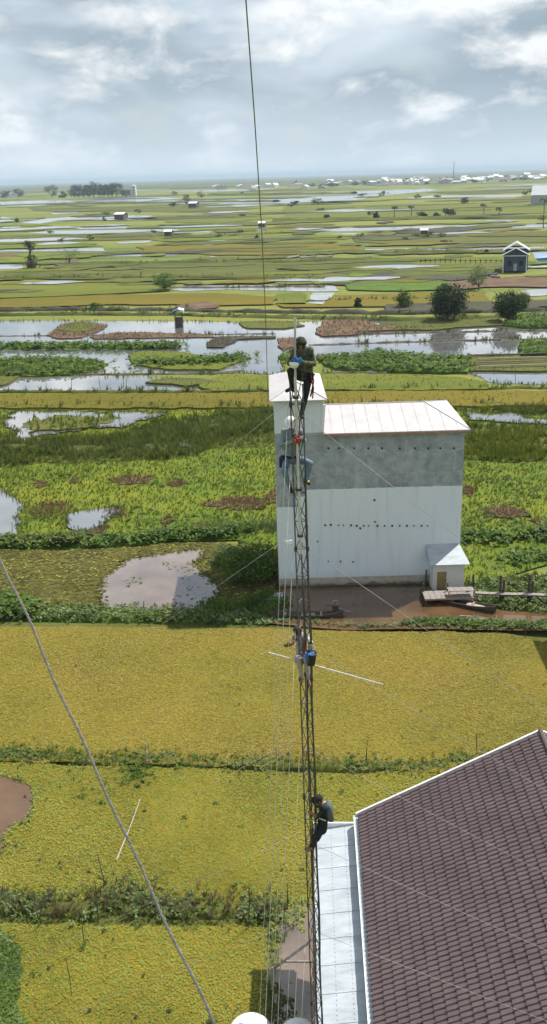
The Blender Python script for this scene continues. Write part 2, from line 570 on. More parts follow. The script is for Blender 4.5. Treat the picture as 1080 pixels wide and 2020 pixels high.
def patch(name, poly, m, base=0.03, rag=0.4, step=0.6, lift=0.0, kind='structure', dist=None):
    """a sheet of ground cover or water with a ragged edge; with lift it is a low mat with sides"""
    _layer[0] += 1
    z = base + 0.004 * (_layer[0] % 40) + lift
    ring = ring_of(poly, z, rag, step, _layer[0] * 1.37)
    vv = [tuple(p) for p in ring]
    tris = geometry.tessellate_polygon([ring])
    ff = [tuple(t) for t in tris]
    if lift > 0:
        n = len(vv)
        vv += [(p.x, p.y, -0.05) for p in ring]
        ff += [(i, (i + 1) % n, n + (i + 1) % n, n + i) for i in range(n)]
    me = bpy.data.meshes.new(name)
    me.from_pydata(vv, [], ff)
    bm = bmesh.new()
    bm.from_mesh(me)
    bmesh.ops.recalc_face_normals(bm, faces=bm.faces)
    s = sum(f.normal.z * f.calc_area() for f in bm.faces)
    if s < 0:
        bmesh.ops.reverse_faces(bm, faces=bm.faces)
    bm.to_mesh(me)
    bm.free()
    o = link(name, me, MATS[m])
    tag(o, kind=kind)
    return o, np.array([(p.x, p.y) for p in ring]), z


def inside(ring, pts):
    x, y = pts[:, 0], pts[:, 1]
    res = np.zeros(len(pts), bool)
    n = len(ring)
    j = n - 1
    for i in range(n):
        xi, yi = ring[i]
        xj, yj = ring[j]
        if yi != yj:
            c = ((yi > y) != (yj > y)) & (x < (xj - xi) * (y - yi) / (yj - yi) + xi)
            res ^= c
        j = i
    return res


def sample(ring, per_m2, nmax=60000, avoid=()):
    lo, hi = ring.min(0), ring.max(0)
    n = int(min(nmax * 3, (hi - lo).prod() * per_m2))
    p = lo + (hi - lo) * RNG.random((n, 2))
    p = p[inside(ring, p)]
    for a in avoid:
        p = p[~inside(a, p)]
    return p[:nmax]


# leaf templates: lists of quads
def t_rosette(n=6, r=0.5, lift=0.25, wid=0.30):
    v = []
    for k in range(n):
        a = 2 * math.pi * k / n + random.uniform(-.25, .25)
        rr = r * random.uniform(0.75, 1.1)
        ca, sa = math.cos(a), math.sin(a)
        h = lift * random.uniform(0.5, 1.3)
        w = wid * r * 2 * random.uniform(.8, 1.2)
        v.append([(0.05 * ca, 0.05 * sa, 0.02), (rr * .6 * ca - w * .5 * sa, rr * .6 * sa + w * .5 * ca, h * .8),
                  (rr * ca, rr * sa, h), (rr * .6 * ca + w * .5 * sa, rr * .6 * sa - w * .5 * ca, h * .8)])
    return np.array(v)


def t_tuft(n=7, h=1.0, sp=0.45, w=0.07):
    v = []
    for k in range(n):
        a = random.uniform(0, 2 * math.pi)
        ca, sa = math.cos(a), math.sin(a)
        hh = h * random.uniform(.6, 1.1)
        s = sp * random.uniform(.3, 1.2)
        bx, by = random.uniform(-.2, .2), random.uniform(-.2, .2)
        px, py = -sa * w, ca * w
        v.append([(bx - px, by - py, 0), (bx + px, by + py, 0),
                  (bx + ca * s + px * .3, by + sa * s + py * .3, hh), (bx + ca * s - px * .3, by + sa * s - py * .3, hh)])
    return np.array(v)


def t_pad(n=9, r=0.5):
    v = []
    for k in range(n):
        a = random.uniform(0, 6.28)
        d = random.uniform(.1, .6)
        cx, cy, cz = d * math.cos(a), d * math.sin(a), random.uniform(.1, .6)
        s = random.uniform(.14, .26)
        tx, ty = random.uniform(-.6, .6), random.uniform(-.6, .6)
        b = random.uniform(0, 6.28)
        q = []
        for t in range(4):
            x, y = s * math.cos(b + t * 1.571), s * math.sin(b + t * 1.571)
            q.append((cx + x, cy + y, cz + x * tx + y * ty))
        v.append(q)
    return np.array(v)


def t_leaf():
    return np.array([[(-.5, 0, 0), (0, -.28, .06), (.5, 0, 0), (0, .28, .06)]])


def t_lily():
    v = []
    for k in range(3):
        a = random.uniform(0, 6.28)
        d = random.uniform(.1, .5)
        s = random.uniform(.2, .34)
        b = random.uniform(0, 6.28)
        v.append([(d * math.cos(a) + s * math.cos(b + t * 1.571), d * math.sin(a) + s * math.sin(b + t * 1.571), .01 + .012 * k + random.uniform(0, .03))
                  for t in range(4)])
    return np.array(v)


ROS = [t_rosette(4) for _ in range(8)]
TUF = [t_tuft(8) for _ in range(6)]
PAD = [t_pad(10) for _ in range(6)]
LIL = [t_lily() for _ in range(6)]


def quads_mesh(name, Q, tint):
    """Q: (n,4,3) quads, tint per quad"""
    n = len(Q)
    me = bpy.data.meshes.new(name)
    me.vertices.add(n * 4)
    me.vertices.foreach_set('co', Q.reshape(-1).astype(np.float32))
    me.loops.add(n * 4)
    me.loops.foreach_set('vertex_index', np.arange(n * 4, dtype=np.int32))
    me.polygons.add(n)
    me.polygons.foreach_set('loop_start', np.arange(0, n * 4, 4, dtype=np.int32))
    me.update(calc_edges=True)
    at = me.attributes.new('tint', 'FLOAT', 'POINT')
    at.data.foreach_set('value', np.repeat(tint, 4).astype(np.float32))
    return me


def place(temps, P, size, zs=1.0, tilt=0.0, tint=(0, 1), full=False):
    """copies of the templates at points P (n,3); size scalar or (lo,hi)"""
    n = len(P)
    which = RNG.integers(0, len(temps), n)
    lo, hi = size if isinstance(size, tuple) else (size, size)
    s = lo + (hi - lo) * RNG.random(n) ** 1.5
    th = RNG.random(n) * 2 * np.pi
    tn = tint[0] + (tint[1] - tint[0]) * RNG.random(n)
    Qs, Ts = [], []
    for k, T in enumerate(temps):
        idx = np.where(which == k)[0]
        if not len(idx):
            continue
        m = len(idx)
        c, si, sc = np.cos(th[idx]), np.sin(th[idx]), s[idx]
        X, Y, Z = T[None, :, :, 0], T[None, :, :, 1], T[None, :, :, 2]
        if full:   # free orientation for tree leaves
            u = RNG.normal(size=(m, 3)); u /= np.linalg.norm(u, axis=1)[:, None]
            w = RNG.normal(size=(m, 3)); w -= (w * u).sum(1)[:, None] * u
            w /= np.linalg.norm(w, axis=1)[:, None]
            q = np.cross(u, w)
            V = (X[..., None] * u[:, None, None, :] + Y[..., None] * w[:, None, None, :] + Z[..., None] * q[:, None, None, :])
            V = V * sc[:, None, None, None]
        else:
            tx = tilt * RNG.normal(size=m); ty = tilt * RNG.normal(size=m)
            zz = Z * zs + X * tx[:, None, None] + Y * ty[:, None, None]
            x2 = X * c[:, None, None] - Y * si[:, None, None]
            y2 = X * si[:, None, None] + Y * c[:, None, None]
            V = np.stack([x2, y2, zz], -1) * sc[:, None, None, None]
        V = V + P[idx][:, None, None, :]
        Qs.append(V.reshape(-1, 4, 3))
        t = np.repeat(tn[idx], T.shape[0]) + 0.24 * RNG.normal(size=m * T.shape[0])
        Ts.append(np.clip(t, 0, 1))
    return np.concatenate(Qs), np.concatenate(Ts)


def clump_filter(P, s, thr, seed):
    v = np.array([noise.noise(Vector((x * s, y * s, seed))) for x, y in P[:, :2]])
    return P[v > thr]


def cover(name, ring, m, temps, per_m2, size, z, zs=1.0, tilt=0.15, nmax=60000, avoid=(), clump=None, label=None, cat=None, tint=(0, 1)):
    p = sample(ring, per_m2, nmax, avoid)
    if clump:
        p = clump_filter(p, *clump)
    if not len(p):
        return None
    P = np.c_[p, np.full(len(p), z)]
    Q, T = place(temps, P, size, zs, tilt, tint)
    o = link(name, quads_mesh(name, Q, T), MATS[m])
    return tag(o, label, cat, kind='stuff')

# ================================================================== THE SETTING
R_FAR = 38000.0
gm = bpy.data.meshes.new('ground')
gm.from_pydata([(-R_FAR, -300, 0), (R_FAR, -300, 0), (R_FAR, R_FAR, 0), (-R_FAR, R_FAR, 0)], [], [(0, 1, 2, 3)])
tag(link('ground', gm, MATS['plain']), kind='structure')


def bund(name, line, width, height, m, rag=0.5, nseg=None, z0=0.0, wob=0.6):
    """a low earth bank following a line of points, with an uneven crest"""
    pts = [G(x, y) for x, y in line]
    dense = []
    for i in range(len(pts) - 1):
        n = max(2, min(160, int((pts[i + 1] - pts[i]).length / max(width * 0.45, 0.35))))
        dense += [pts[i].lerp(pts[i + 1], k / n) for k in range(n)]
    dense.append(pts[-1])
    prof = [(-0.5, -0.3), (-0.34, 0.55), (-0.12, 0.95), (0.12, 1.0), (0.34, 0.5), (0.5, -0.3)]
    vv, ff, crest = [], [], []
    for i, p in enumerate(dense):
        d = (dense[min(i + 1, len(dense) - 1)] - dense[max(i - 1, 0)]).normalized()
        s = Vector((-d.y, d.x, 0))
        off = wob * width * 0.35 * fbm(p.x, p.y, 0.4 / width, 5.0)
        for k, (a, h) in enumerate(prof):
            q = p + s * (a * width * (1 + 0.35 * fbm(p.x, p.y, 0.7 / width, k * 3.3)) + off)
            hh = height * h * (0.75 + 0.55 * fbm(q.x, q.y, 1.1 / width, 9.1)) if h > 0 else h
            vv.append((q.x, q.y, z0 + hh))
        crest.append((p.x + s.x * off, p.y + s.y * off))
    np_ = len(prof)
    for i in range(len(dense) - 1):
        for k in range(np_ - 1):
            ff.append((i * np_ + k, i * np_ + k + 1, (i + 1) * np_ + k + 1, (i + 1) * np_ + k))
    me = bpy.data.meshes.new(name)
    me.from_pydata(vv, [], ff)
    bm = bmesh.new(); bm.from_mesh(me)
    bmesh.ops.recalc_face_normals(bm, faces=bm.faces)
    if sum(f.normal.z for f in bm.faces) < 0:
        bmesh.ops.reverse_faces(bm, faces=bm.faces)
    bm.to_mesh(me); bm.free()
    me.polygons.foreach_set('use_smooth', [True] * len(me.polygons))
    o = link(name, me, MATS[m])
    tag(o, kind='structure')
    return np.array(crest)


def along(name, crest, m, temps, per_m, width, size, z=0.1, zs=1.0, tilt=0.2, clump=None, label=None, cat=None, tint=(0, 1)):
    """plants growing along a bank"""
    seg = np.linalg.norm(np.diff(crest, axis=0), axis=1)
    n = int(seg.sum() * per_m)
    i = RNG.choice(len(seg), n, p=seg / seg.sum())
    t = RNG.random((n, 1))
    p = crest[i] * (1 - t) + crest[i + 1] * t
    p = p + RNG.normal(size=(n, 2)) * width * 0.4
    if clump:
        p = clump_filter(p, *clump)
    if not len(p):
        return
    P = np.c_[p, np.full(len(p), z)]
    Q, T = place(temps, P, size, zs, tilt, tint)
    o = link(name, quads_mesh(name, Q, T), MATS[m])
    tag(o, label, cat, kind='stuff')


# ---------------------------------------------------------------- far plain (0.3 to 3 km): water, fields, dark hedges
FAR_WATER = [
    [(0, 407), (0, 396), (150, 395), (230, 390), (320, 389), (410, 394), (545, 393), (620, 392), (700, 391), (640, 400), (545, 401), (410, 402), (250, 402), (125, 402), (50, 407)],
    [(40, 440), (90, 431), (170, 426), (240, 424), (300, 426), (280, 432), (240, 435), (115, 435), (85, 441)],
    [(55, 460), (100, 455), (270, 453), (545, 450), (740, 449), (990, 442), (1090, 441), (1090, 448), (890, 451), (690, 456), (540, 457), (280, 460), (165, 462)],
    [(-5, 485), (75, 482), (115, 490), (200, 489), (210, 495), (-5, 496)],
    [(-5, 520), (45, 515), (52, 520), (45, 530), (-5, 531)],
    [(155, 520), (240, 515), (270, 517), (260, 522), (160, 525)],
    [(195, 501), (350, 500), (350, 504), (200, 506)],
    [(100, 420), (155, 416), (150, 420), (105, 423)],
    [(407, 511), (420, 505), (460, 509), (455, 513)],
    [(150, 449), (250, 447), (250, 450), (155, 452)],
    [(340, 571), (380, 563), (540, 562), (635, 561), (655, 560), (668, 574), (630, 575), (540, 573), (450, 571), (360, 574)],
    [(607, 598), (617, 578), (657, 578), (642, 600)],
    [(-5, 577), (22, 577), (22, 583), (-5, 585)],
    [(565, 390), (715, 385), (840, 372), (870, 375), (740, 387), (705, 395), (560, 398)],
    [(540, 383), (690, 378), (820, 373), (800, 379), (690, 384), (540, 387)],
    [(800, 391), (850, 386), (1030, 384), (1040, 388), (890, 391)],
    [(955, 370), (1015, 365), (1090, 362), (1090, 367), (965, 372)],
    [(720, 491), (860, 489), (1075, 487), (1075, 491), (950, 493), (720, 493)],
    [(1025, 573), (1090, 569), (1090, 582), (1045, 585)],
    [(300, 378), (420, 375), (540, 372), (540, 374), (420, 378)],
    [(0, 428), (30, 430), (20, 434), (0, 436)],
    [(5, 446), (45, 444), (40, 449), (0, 450)],
    [(230, 478), (300, 474), (290, 479), (235, 481)],
]
for poly in FAR_WATER:
    d = G(*poly[0]).y
    patch('pond', poly, 'far_water', base=0.06 + d * 4e-5, rag=d * 0.004, step=max(2.0, d * 0.012))

FAR_FIELDS = [
    ([(270, 486), (420, 481), (700, 480), (720, 494), (640, 501), (430, 503), (360, 498), (290, 497)], 'ochre_field'),
    ([(-5, 590), (200, 581), (430, 578), (545, 586), (545, 600), (430, 602), (220, 600), (60, 606), (-5, 606)], 'ochre_field'),
    ([(655, 582), (830, 577), (960, 576), (970, 598), (860, 602), (560, 606), (545, 600), (640, 600)], 'ochre_field'),
    ([(700, 505), (830, 506), (990, 507), (995, 520), (830, 522), (700, 520)], 'lime_field'),
    ([(-5, 560), (120, 556), (330, 560), (340, 573), (200, 580), (-5, 588)], 'lime_field'),
    ([(680, 560), (780, 552), (930, 555), (930, 570), (800, 573), (690, 572)], 'hyacinth_green'),
    ([(545, 580), (600, 576), (605, 597), (545, 598)], 'lime_field'),
    ([(-5, 500), (40, 503), (55, 514), (-5, 518)], 'red_weed'),
    ([(110, 520), (150, 508), (165, 524), (120, 528)], 'red_weed'),
    ([(345, 602), (400, 594), (435, 598), (425, 608), (350, 609)], 'red_weed'),
    ([(880, 556), (1000, 546), (1090, 540), (1090, 566), (960, 566), (890, 572)], 'red_weed'),
    ([(-5, 535), (200, 533), (545, 528), (545, 548), (300, 552), (-5, 549)], 'olive_grass'),
    ([(150, 520), (300, 515), (545, 512), (760, 508), (830, 520), (980, 522), (990, 536), (800, 545), (545, 530), (300, 533)], 'dark_grass'),
    ([(545, 532), (800, 545), (990, 538), (900, 552), (700, 560), (545, 558)], 'olive_grass'),
    ([(760, 600), (1090, 590), (1090, 604), (960, 612), (760, 612)], 'grey_bank'),
    ([(640, 560), (700, 545), (770, 534), (790, 539), (740, 548), (680, 562)], 'grey_bank'),
    ([(300, 466), (560, 464), (700, 463), (690, 472), (420, 476), (300, 474)], 'lime_field'),
    ([(690, 464), (1090, 455), (1090, 478), (820, 482), (700, 478)], 'olive_grass'),
    ([(560, 408), (800, 402), (1090, 400), (1090, 420), (800, 428), (560, 430)], 'lime_field'),
    ([(60, 410), (300, 406), (520, 410), (420, 418), (170, 418), (60, 416)], 'olive_grass'),
    ([(300, 425), (500, 422), (545, 430), (440, 440), (330, 438)], 'lime_field'),
    ([(-5, 463), (150, 464), (300, 463), (300, 472), (120, 476), (-5, 476)], 'olive_grass'),
]
for poly, m in FAR_FIELDS:
    d = G(*poly[0]).y
    patch('field', poly, m, base=0.26, rag=d * 0.005, step=max(2.0, d * 0.012))

# narrow strips of ditch, weed and crop that stripe the plain, lost in each other further out
SR = random.Random(5)
for k in range(260):
    y = 366 + 196 * SR.random() ** 1.25
    x = SR.uniform(-60, 1100)
    ln = SR.uniform(40, 260)
    h = SR.uniform(0.35, 0.9) * (0.8 + (y - 366) * 0.02)
    sl_ = -0.0287 + SR.uniform(-.008, .008)
    m = SR.choice(['far_water', 'dark_grass', 'dark_grass', 'olive_grass', 'olive_grass', 'lime_field', 'lime_field', 'ochre_field', 'grey_bank', 'lime_grass', 'dark_grass'])
    yy = y - 0.0287 * (x - 540)
    nn = 6
    up, lo = [], []
    for q in range(nn + 1):
        t = q / nn
        e = h * (0.25 + math.sin(math.pi * t) ** .6) * SR.uniform(.5, 1.2)
        cx_ = x + ln * (t - .5)
        cy_ = yy + sl_ * ln * (t - .5) + SR.uniform(-.25, .25) * h
        up.append((cx_, cy_ - e)); lo.append((cx_, cy_ + e))
    d = G(x, yy).y
    if d < 0 or min(v for _, v in up) < 352:
        continue
    patch('pond' if m == 'far_water' else 'field_strip', up + lo[::-1], m, base=0.45, rag=d * 0.006, step=max(1.5, d * 0.006))
for k, (ya, yb, m) in enumerate(((0.2, 14.0, 'dark_grass'), (15.5, 17.5, 'olive_grass'))):
    poly = [(x, 347.5 - .0287 * (x - 540) + yb + SR.uniform(-1, 1)) for x in range(-300, 1400, 60)] + [(x, 347.5 - .0287 * (x - 540) + max(ya, 1.7)) for x in range(1380, -310, -60)]
    patch('far_woodland', poly, m, base=0.8, rag=4, step=60)

# hedges and weedy banks between the far fields
for line, w, h, m in [
    ([(-20, 553), (150, 549), (330, 549), (545, 552), (640, 552)], 7, 1.6, 'dark_grass'),
    ([(150, 524), (400, 518), (545, 519), (720, 514)], 9, 1.6, 'dark_grass'),
    ([(-20, 614), (140, 612), (350, 613), (545, 617), (800, 620), (1100, 612)], 3.2, 1.0, 'grey_bank'),
    ([(-20, 623), (140, 621), (350, 622), (545, 627), (800, 632), (1100, 624)], 3.6, 0.9, 'dark_grass'),
    ([(540, 437), (800, 433), (1100, 431)], 16, 2.6, 'dark_grass'),
    ([(120, 402.5), (330, 400), (430, 398.5), (545, 398)], 22, 2.5, 'dark_grass'),
    ([(420, 386), (545, 385), (700, 382)], 40, 5, 'dark_grass'),
    ([(300, 467), (420, 466), (545, 461)], 10, 1.2, 'olive_grass'),
    ([(780, 500), (880, 498), (960, 500)], 8, 2.0, 'dark_grass'),
    ([(340, 568), (420, 568.5), (545, 567), (640, 567)], 2.6, 0.6, 'mud'),
    ([(560, 596), (740, 592), (960, 588)], 2.0, 0.5, 'dark_grass'),
]:
    cr = bund('earth_bank', line, w, h, m)
    if h < 2.6:
        along('bank_plants', cr, 'dark_leaf', TUF + PAD, 1.6 if w < 5 else 1.2, w, (0.5, 1.3), z=h * 0.5, clump=(0.08, 0.0, 3.0))

# ---------------------------------------------------------------- flooded fields (110 to 230 m)
_layer[0] = 45
WATERS = [
    [(-20, 634), (120, 633), (250, 634), (400, 634), (545, 640), (620, 634), (760, 632), (980, 634), (1100, 640), (1100, 700), (1030, 699), (900, 702),
     (760, 705), (640, 700), (560, 712), (560, 738), (425, 737), (380, 735), (250, 736), (110, 738), (-20, 712)],
    [(-20, 772), (-20, 758), (30, 742), (300, 742), (330, 746), (370, 755), (395, 766), (420, 773), (200, 774)],
    [(925, 735), (1000, 731), (1100, 730), (1100, 760), (1000, 758), (960, 752)],
    [(0, 832), (35, 810), (125, 811), (180, 812), (235, 812), (300, 813), (330, 817), (300, 826), (240, 843), (160, 847), (90, 856), (50, 868), (15, 864), (45, 850), (10, 842)],
    [(915, 814), (975, 820), (1010, 811), (1040, 826), (1100, 830), (1100, 836), (1000, 832), (920, 825)],
    [(340, 874), (370, 870), (398, 876), (370, 881), (345, 880)],
    [(425, 815), (450, 810), (462, 818), (440, 828)],
    [(180, 880), (215, 881), (215, 887), (180, 886)],
]
for poly in WATERS:
    o, r, z = patch('pond', poly, 'pond_water', base=0.05, rag=1.0, step=1.2)
    along('pond_margin', np.r_[r, r[:1]], 'dark_leaf', TUF, 2.2, 1.2, (0.25, 0.6), z=z)

LAND = [   # mats and islands standing in the flooded fields
    ([(95, 660), (120, 640), (160, 634), (215, 640), (200, 650), (160, 665), (120, 668)], 'red_weed', 0.15),
    ([(112, 650), (140, 636), (190, 636), (195, 645), (160, 655)], 'olive_grass', 0.28),
    ([(178, 664), (230, 655), (300, 655), (420, 660), (425, 664), (300, 666), (190, 668)], 'red_weed', 0.12),
    ([(408, 676), (425, 664), (460, 663), (545, 662), (545, 665), (470, 668), (440, 684), (412, 684)], 'grey_bank', 0.18),
    ([(-20, 708), (100, 706), (180, 709), (215, 716), (190, 728), (140, 738), (60, 741), (-20, 740)], 'lime_grass', 0.2),
    ([(-20, 742), (35, 742), (20, 756), (-20, 762)], 'olive_grass', 0.2),
    ([(250, 700), (280, 692), (360, 694), (420, 702), (495, 704), (465, 714), (430, 728), (350, 728), (300, 724), (262, 714)], 'lime_field', 0.2),
    ([(470, 636), (520, 632), (580, 634), (600, 641), (560, 648), (480, 646)], 'olive_grass', 0.15),
    ([(545, 668), (585, 665), (600, 672), (580, 684), (555, 690)], 'red_weed', 0.2),
    ([(552, 700), (575, 692), (590, 700), (575, 712), (556, 716)], 'lime_grass', 0.22),
    ([(620, 655), (640, 632), (720, 628), (745, 640), (850, 640), (860, 646), (740, 652), (700, 660), (640, 662)], 'red_weed', 0.16),
    ([(740, 640), (850, 628), (920, 630), (980, 626), (1000, 640), (900, 646), (860, 650), (780, 650)], 'olive_grass', 0.18),
    ([(1000, 628), (1050, 620), (1100, 622), (1100, 644), (1040, 645), (1000, 640)], 'hyacinth_green', 0.3),
    ([(625, 703), (690, 700), (740, 691), (790, 697), (860, 703), (920, 705), (922, 733), (860, 733), (740, 730), (660, 726)], 'hyacinth_green', 0.3),
    ([(1028, 676), (1050, 671), (1100, 670), (1100, 698), (1030, 697)], 'hyacinth_green', 0.4),
    ([(925, 703), (1100, 702), (1100, 731), (925, 731)], 'olive_grass', 0.2),
    ([(388, 758), (440, 738), (545, 742), (640, 737), (760, 737), (900, 742), (965, 754), (960, 766), (820, 768), (640, 768), (420, 770)], 'lime_field', 0.2),
    ([(-20, 778), (200, 776), (540, 774), (780, 770), (1100, 770), (1100, 800), (800, 800), (540, 803), (200, 804), (-20, 804)], 'ochre_field', 0.22),
    ([(290, 752), (330, 745), (400, 746), (440, 752), (370, 760), (320, 757)], 'olive_grass', 0.2),
]
LRINGS = []
for poly, m, lift in LAND:
    o, ring, z = patch('vegetation_mat', poly, m, base=0.08, rag=0.8, step=1.0, lift=lift)
    LRINGS.append((ring, z, m))
    if m in ('hyacinth_green', 'lime_grass'):
        cover('leafy_plants', ring, 'green_leaf', PAD, 2.2, (0.7, 1.2), z, nmax=9000)
    elif m in ('red_weed', 'grey_bank'):
        cover('dry_weeds', ring, 'dry_leaf', TUF, 1.4, (0.25, 0.5), z, nmax=2500)
    else:
        cover('field_weeds', ring, 'grass_leaf', TUF, 1.2, (0.12, 0.3), z, nmax=6000, tint=(0.3, 1))

# hyacinth strip and the little banks that divide the flooded fields
cr = bund('earth_bank', [(-20, 687), (120, 686), (250, 686), (355, 686)], 5.0, 0.7, 'hyacinth_green')
along('water_hyacinth', cr, 'green_leaf', PAD, 12, 4.0, (0.9, 1.4), z=0.35)
cr = bund('earth_bank', [(262, 718), (330, 717), (420, 716), (480, 708)], 5.0, 0.6, 'hyacinth_green')
along('water_hyacinth', cr, 'green_leaf', PAD, 12, 4.5, (0.9, 1.5), z=0.3)
for line, w, h, m in [
    ([(-20, 664), (100, 663), (200, 662), (400, 661), (545, 659)], 1.2, 0.3, 'mud'),
    ([(-20, 740), (150, 740), (300, 739), (420, 738), (480, 733)], 1.2, 0.35, 'mud'),
    ([(-20, 774.5), (200, 774), (415, 774), (545, 772), (800, 768), (1100, 766)], 1.6, 0.5, 'dark_grass'),
    ([(-20, 806), (200, 805), (540, 804), (640, 802), (800, 802), (1100, 801)], 2.4, 0.5, 'olive_grass'),
    ([(640, 661), (800, 658), (940, 655), (1100, 652)], 1.4, 0.4, 'mud'),
    ([(610, 682), (760, 677), (900, 673), (1100, 670)], 1.4, 0.4, 'mud'),
    ([(640, 737), (780, 735), (925, 733)], 1.8, 0.4, 'mud'),
    ([(925, 702), (926, 732)], 1.6, 0.5, 'dark_grass'),
    ([(925, 702), (1000, 701), (1100, 701)], 1.2, 0.4, 'mud'),
]:
    cr = bund('earth_bank', line, w, h, m)
    along('bank_plants', cr, 'dark_leaf', TUF, 2.0, w, (0.5, 1.0), z=h * .5, clump=(0.3, 0.0, 7.0))

# ---------------------------------------------------------------- marsh between the ochre strip and the lily pond (80 to 135 m)
MARSH = [(-40, 806), (540, 805), (1120, 802), (1120, 1100), (900, 1170), (540, 1170), (470, 1065), (200, 1070), (-40, 1075)]
o, RM, zM = patch('marsh', MARSH, 'lime_grass', base=0.012, rag=0.2, step=2.0)
POOLS = []
for poly, m, rg in [
    ([(-40, 962), (0, 964), (22, 975), (42, 995), (36, 1020), (40, 1035), (30, 1052), (10, 1064), (-40, 1070)], 'blue_water', 0.5),
    ([(128, 1022), (145, 1010), (180, 1005), (230, 1003), (245, 1010), (215, 1018), (205, 1035), (170, 1048), (140, 1046)], 'blue_water', 0.5),
    ([(5, 832), (35, 811), (125, 812), (330, 814), (240, 842), (160, 846), (90, 856), (50, 868)], 'pond_water', 1.2),
    ([(340, 874), (370, 869), (398, 876), (370, 883)], 'pond_water', 0.5),
    ([(918, 814), (975, 819), (1010, 811), (1040, 825), (1100, 829), (1100, 836), (1000, 832), (925, 826)], 'pond_water', 0.5),
]:
    o, r, z = patch('pool', poly, m, base=0.19, rag=rg, step=0.5)
    POOLS.append(r)
    rr_ = np.r_[r, r[:1]]
    along('pool_margin', rr_, 'grass_leaf', TUF, 7, .7, (0.12, 0.36), z=z)
    along('pool_margin', rr_, 'dry_leaf', TUF, 3, .6, (0.12, 0.32), z=z)
# islands in the patchy pool
for poly in ([(60, 840), (110, 818), (190, 822), (170, 842), (110, 848), (60, 850)], [(170, 830), (215, 816), (240, 822), (190, 842)], [(40, 842), (70, 822), (85, 826), (60, 846)]):
    o, r, z = patch('vegetation_mat', poly, 'olive_grass', base=0.37, rag=1.2, step=0.5, lift=0.02)
    cover('field_weeds', r, 'grass_leaf', TUF, 1.2, (0.4, 0.8), z)
DARKB = []
for poly, m in [
    ([(-40, 872), (120, 868), (250, 862), (300, 828), (420, 820), (545, 815), (548, 872), (420, 884), (330, 905), (180, 910), (60, 915), (-40, 918)], 'dark_grass'),
    ([(-40, 850), (60, 866), (180, 862), (300, 850), (280, 872), (100, 878), (-40, 880)], 'olive_grass'),
    ([(915, 838), (1120, 838), (1120, 905), (1020, 912), (918, 905)], 'olive_grass'),
    ([(430, 806), (640, 803), (1120, 803), (1120, 820), (930, 812), (640, 815), (430, 818)], 'dark_grass'),
]:
    o, r, z = patch('grass_bank', poly, m, base=0.2, rag=1.2, step=1.0)
    DARKB.append((r, z, m))
    cover('tall_grass', r, 'dark_leaf' if m == 'dark_grass' else 'grass_leaf', TUF, 3.6, (0.5, 1.0), z, nmax=14000, clump=(0.12, -0.1, 4.0), tint=(0, 1))
    cover('tall_grass', r, 'grass_leaf', TUF, 3.0, (0.35, 0.8), z, nmax=9000, tint=(0, .7))
for line, w in [([(-40, 893), (70, 890), (150, 894), (230, 893), (330, 885)], 4.5), ([(330, 856), (430, 850), (545, 846)], 5.0)]:
    cr = bund('grass_bank', line, w, 0.9, 'dark_grass')
    along('tall_grass', cr, 'dark_leaf', TUF, 20, w, (0.6, 1.1), z=0.3)
cover('marsh_grass', RM, 'grass_leaf', TUF, 9, (0.12, 0.34), zM, nmax=34000, avoid=POOLS)
cover('marsh_herbs', RM, 'green_leaf', PAD, 2.2, (0.2, 0.5), zM, nmax=8000, avoid=POOLS, clump=(0.11, 0.12, 1.0))
REDS = [
    [(445, 990), (470, 985), (520, 988), (505, 996), (470, 998)],
    [(222, 945), (260, 936), (300, 941), (280, 953), (235, 956)], [(402, 993), (440, 982), (500, 980), (535, 993), (520, 1004), (470, 1006), (420, 1000)],
    [(325, 955), (350, 945), (368, 949), (350, 960)], [(55, 1000), (85, 990), (135, 990), (145, 1008), (110, 1022), (65, 1018)],
    [(130, 946), (150, 942), (160, 949), (140, 953)], [(70, 953), (90, 949), (95, 957), (78, 961)], [(362, 1040), (390, 1033), (420, 1040), (400, 1052), (370, 1052)],
    [(950, 1008), (985, 997), (1030, 1002), (1045, 1014), (1010, 1022), (970, 1018)], [(1055, 1026), (1100, 1024), (1100, 1045), (1070, 1040)],
    [(318, 1022), (340, 1016), (348, 1026), (330, 1032)], [(200, 1010), (230, 1000), (250, 1006), (240, 1018), (212, 1020)], [(136, 1048), (160, 1044), (205, 1036), (200, 1050), (160, 1056)],
    [(915, 968), (930, 955), (935, 966), (925, 980)], [(528, 975), (545, 968), (548, 984), (532, 988)],
]
for poly in REDS:
    o, r, z = patch('dead_weed_patch', poly, 'red_weed', base=0.2, rag=0.9, step=0.2)
    cover('dead_weeds', r, 'red_leaf', TUF, 9, (0.12, 0.3), z, nmax=900)
    cover('dead_weeds', r, 'dry_leaf', TUF, 7, (0.15, 0.36), z, nmax=800)
    cover('dead_weeds', r, 'grass_leaf', TUF, 5, (0.12, 0.3), z, nmax=500)
cr = np.array([tuple(G(x, y).xy) for x, y in [(905, 1062), (960, 1066), (1020, 1064), (1100, 1052)]])
along('leafy_herbs', cr, 'green_leaf', PAD, 18, 1.8, (0.6, 1.1), z=0.15)
cr = np.array([tuple(G(x, y).xy) for x, y in [(1000, 1105), (1060, 1100), (1100, 1098)]])
along('leafy_herbs', cr, 'green_leaf', PAD, 12, 2.2, (0.5, 0.9), z=0.15)

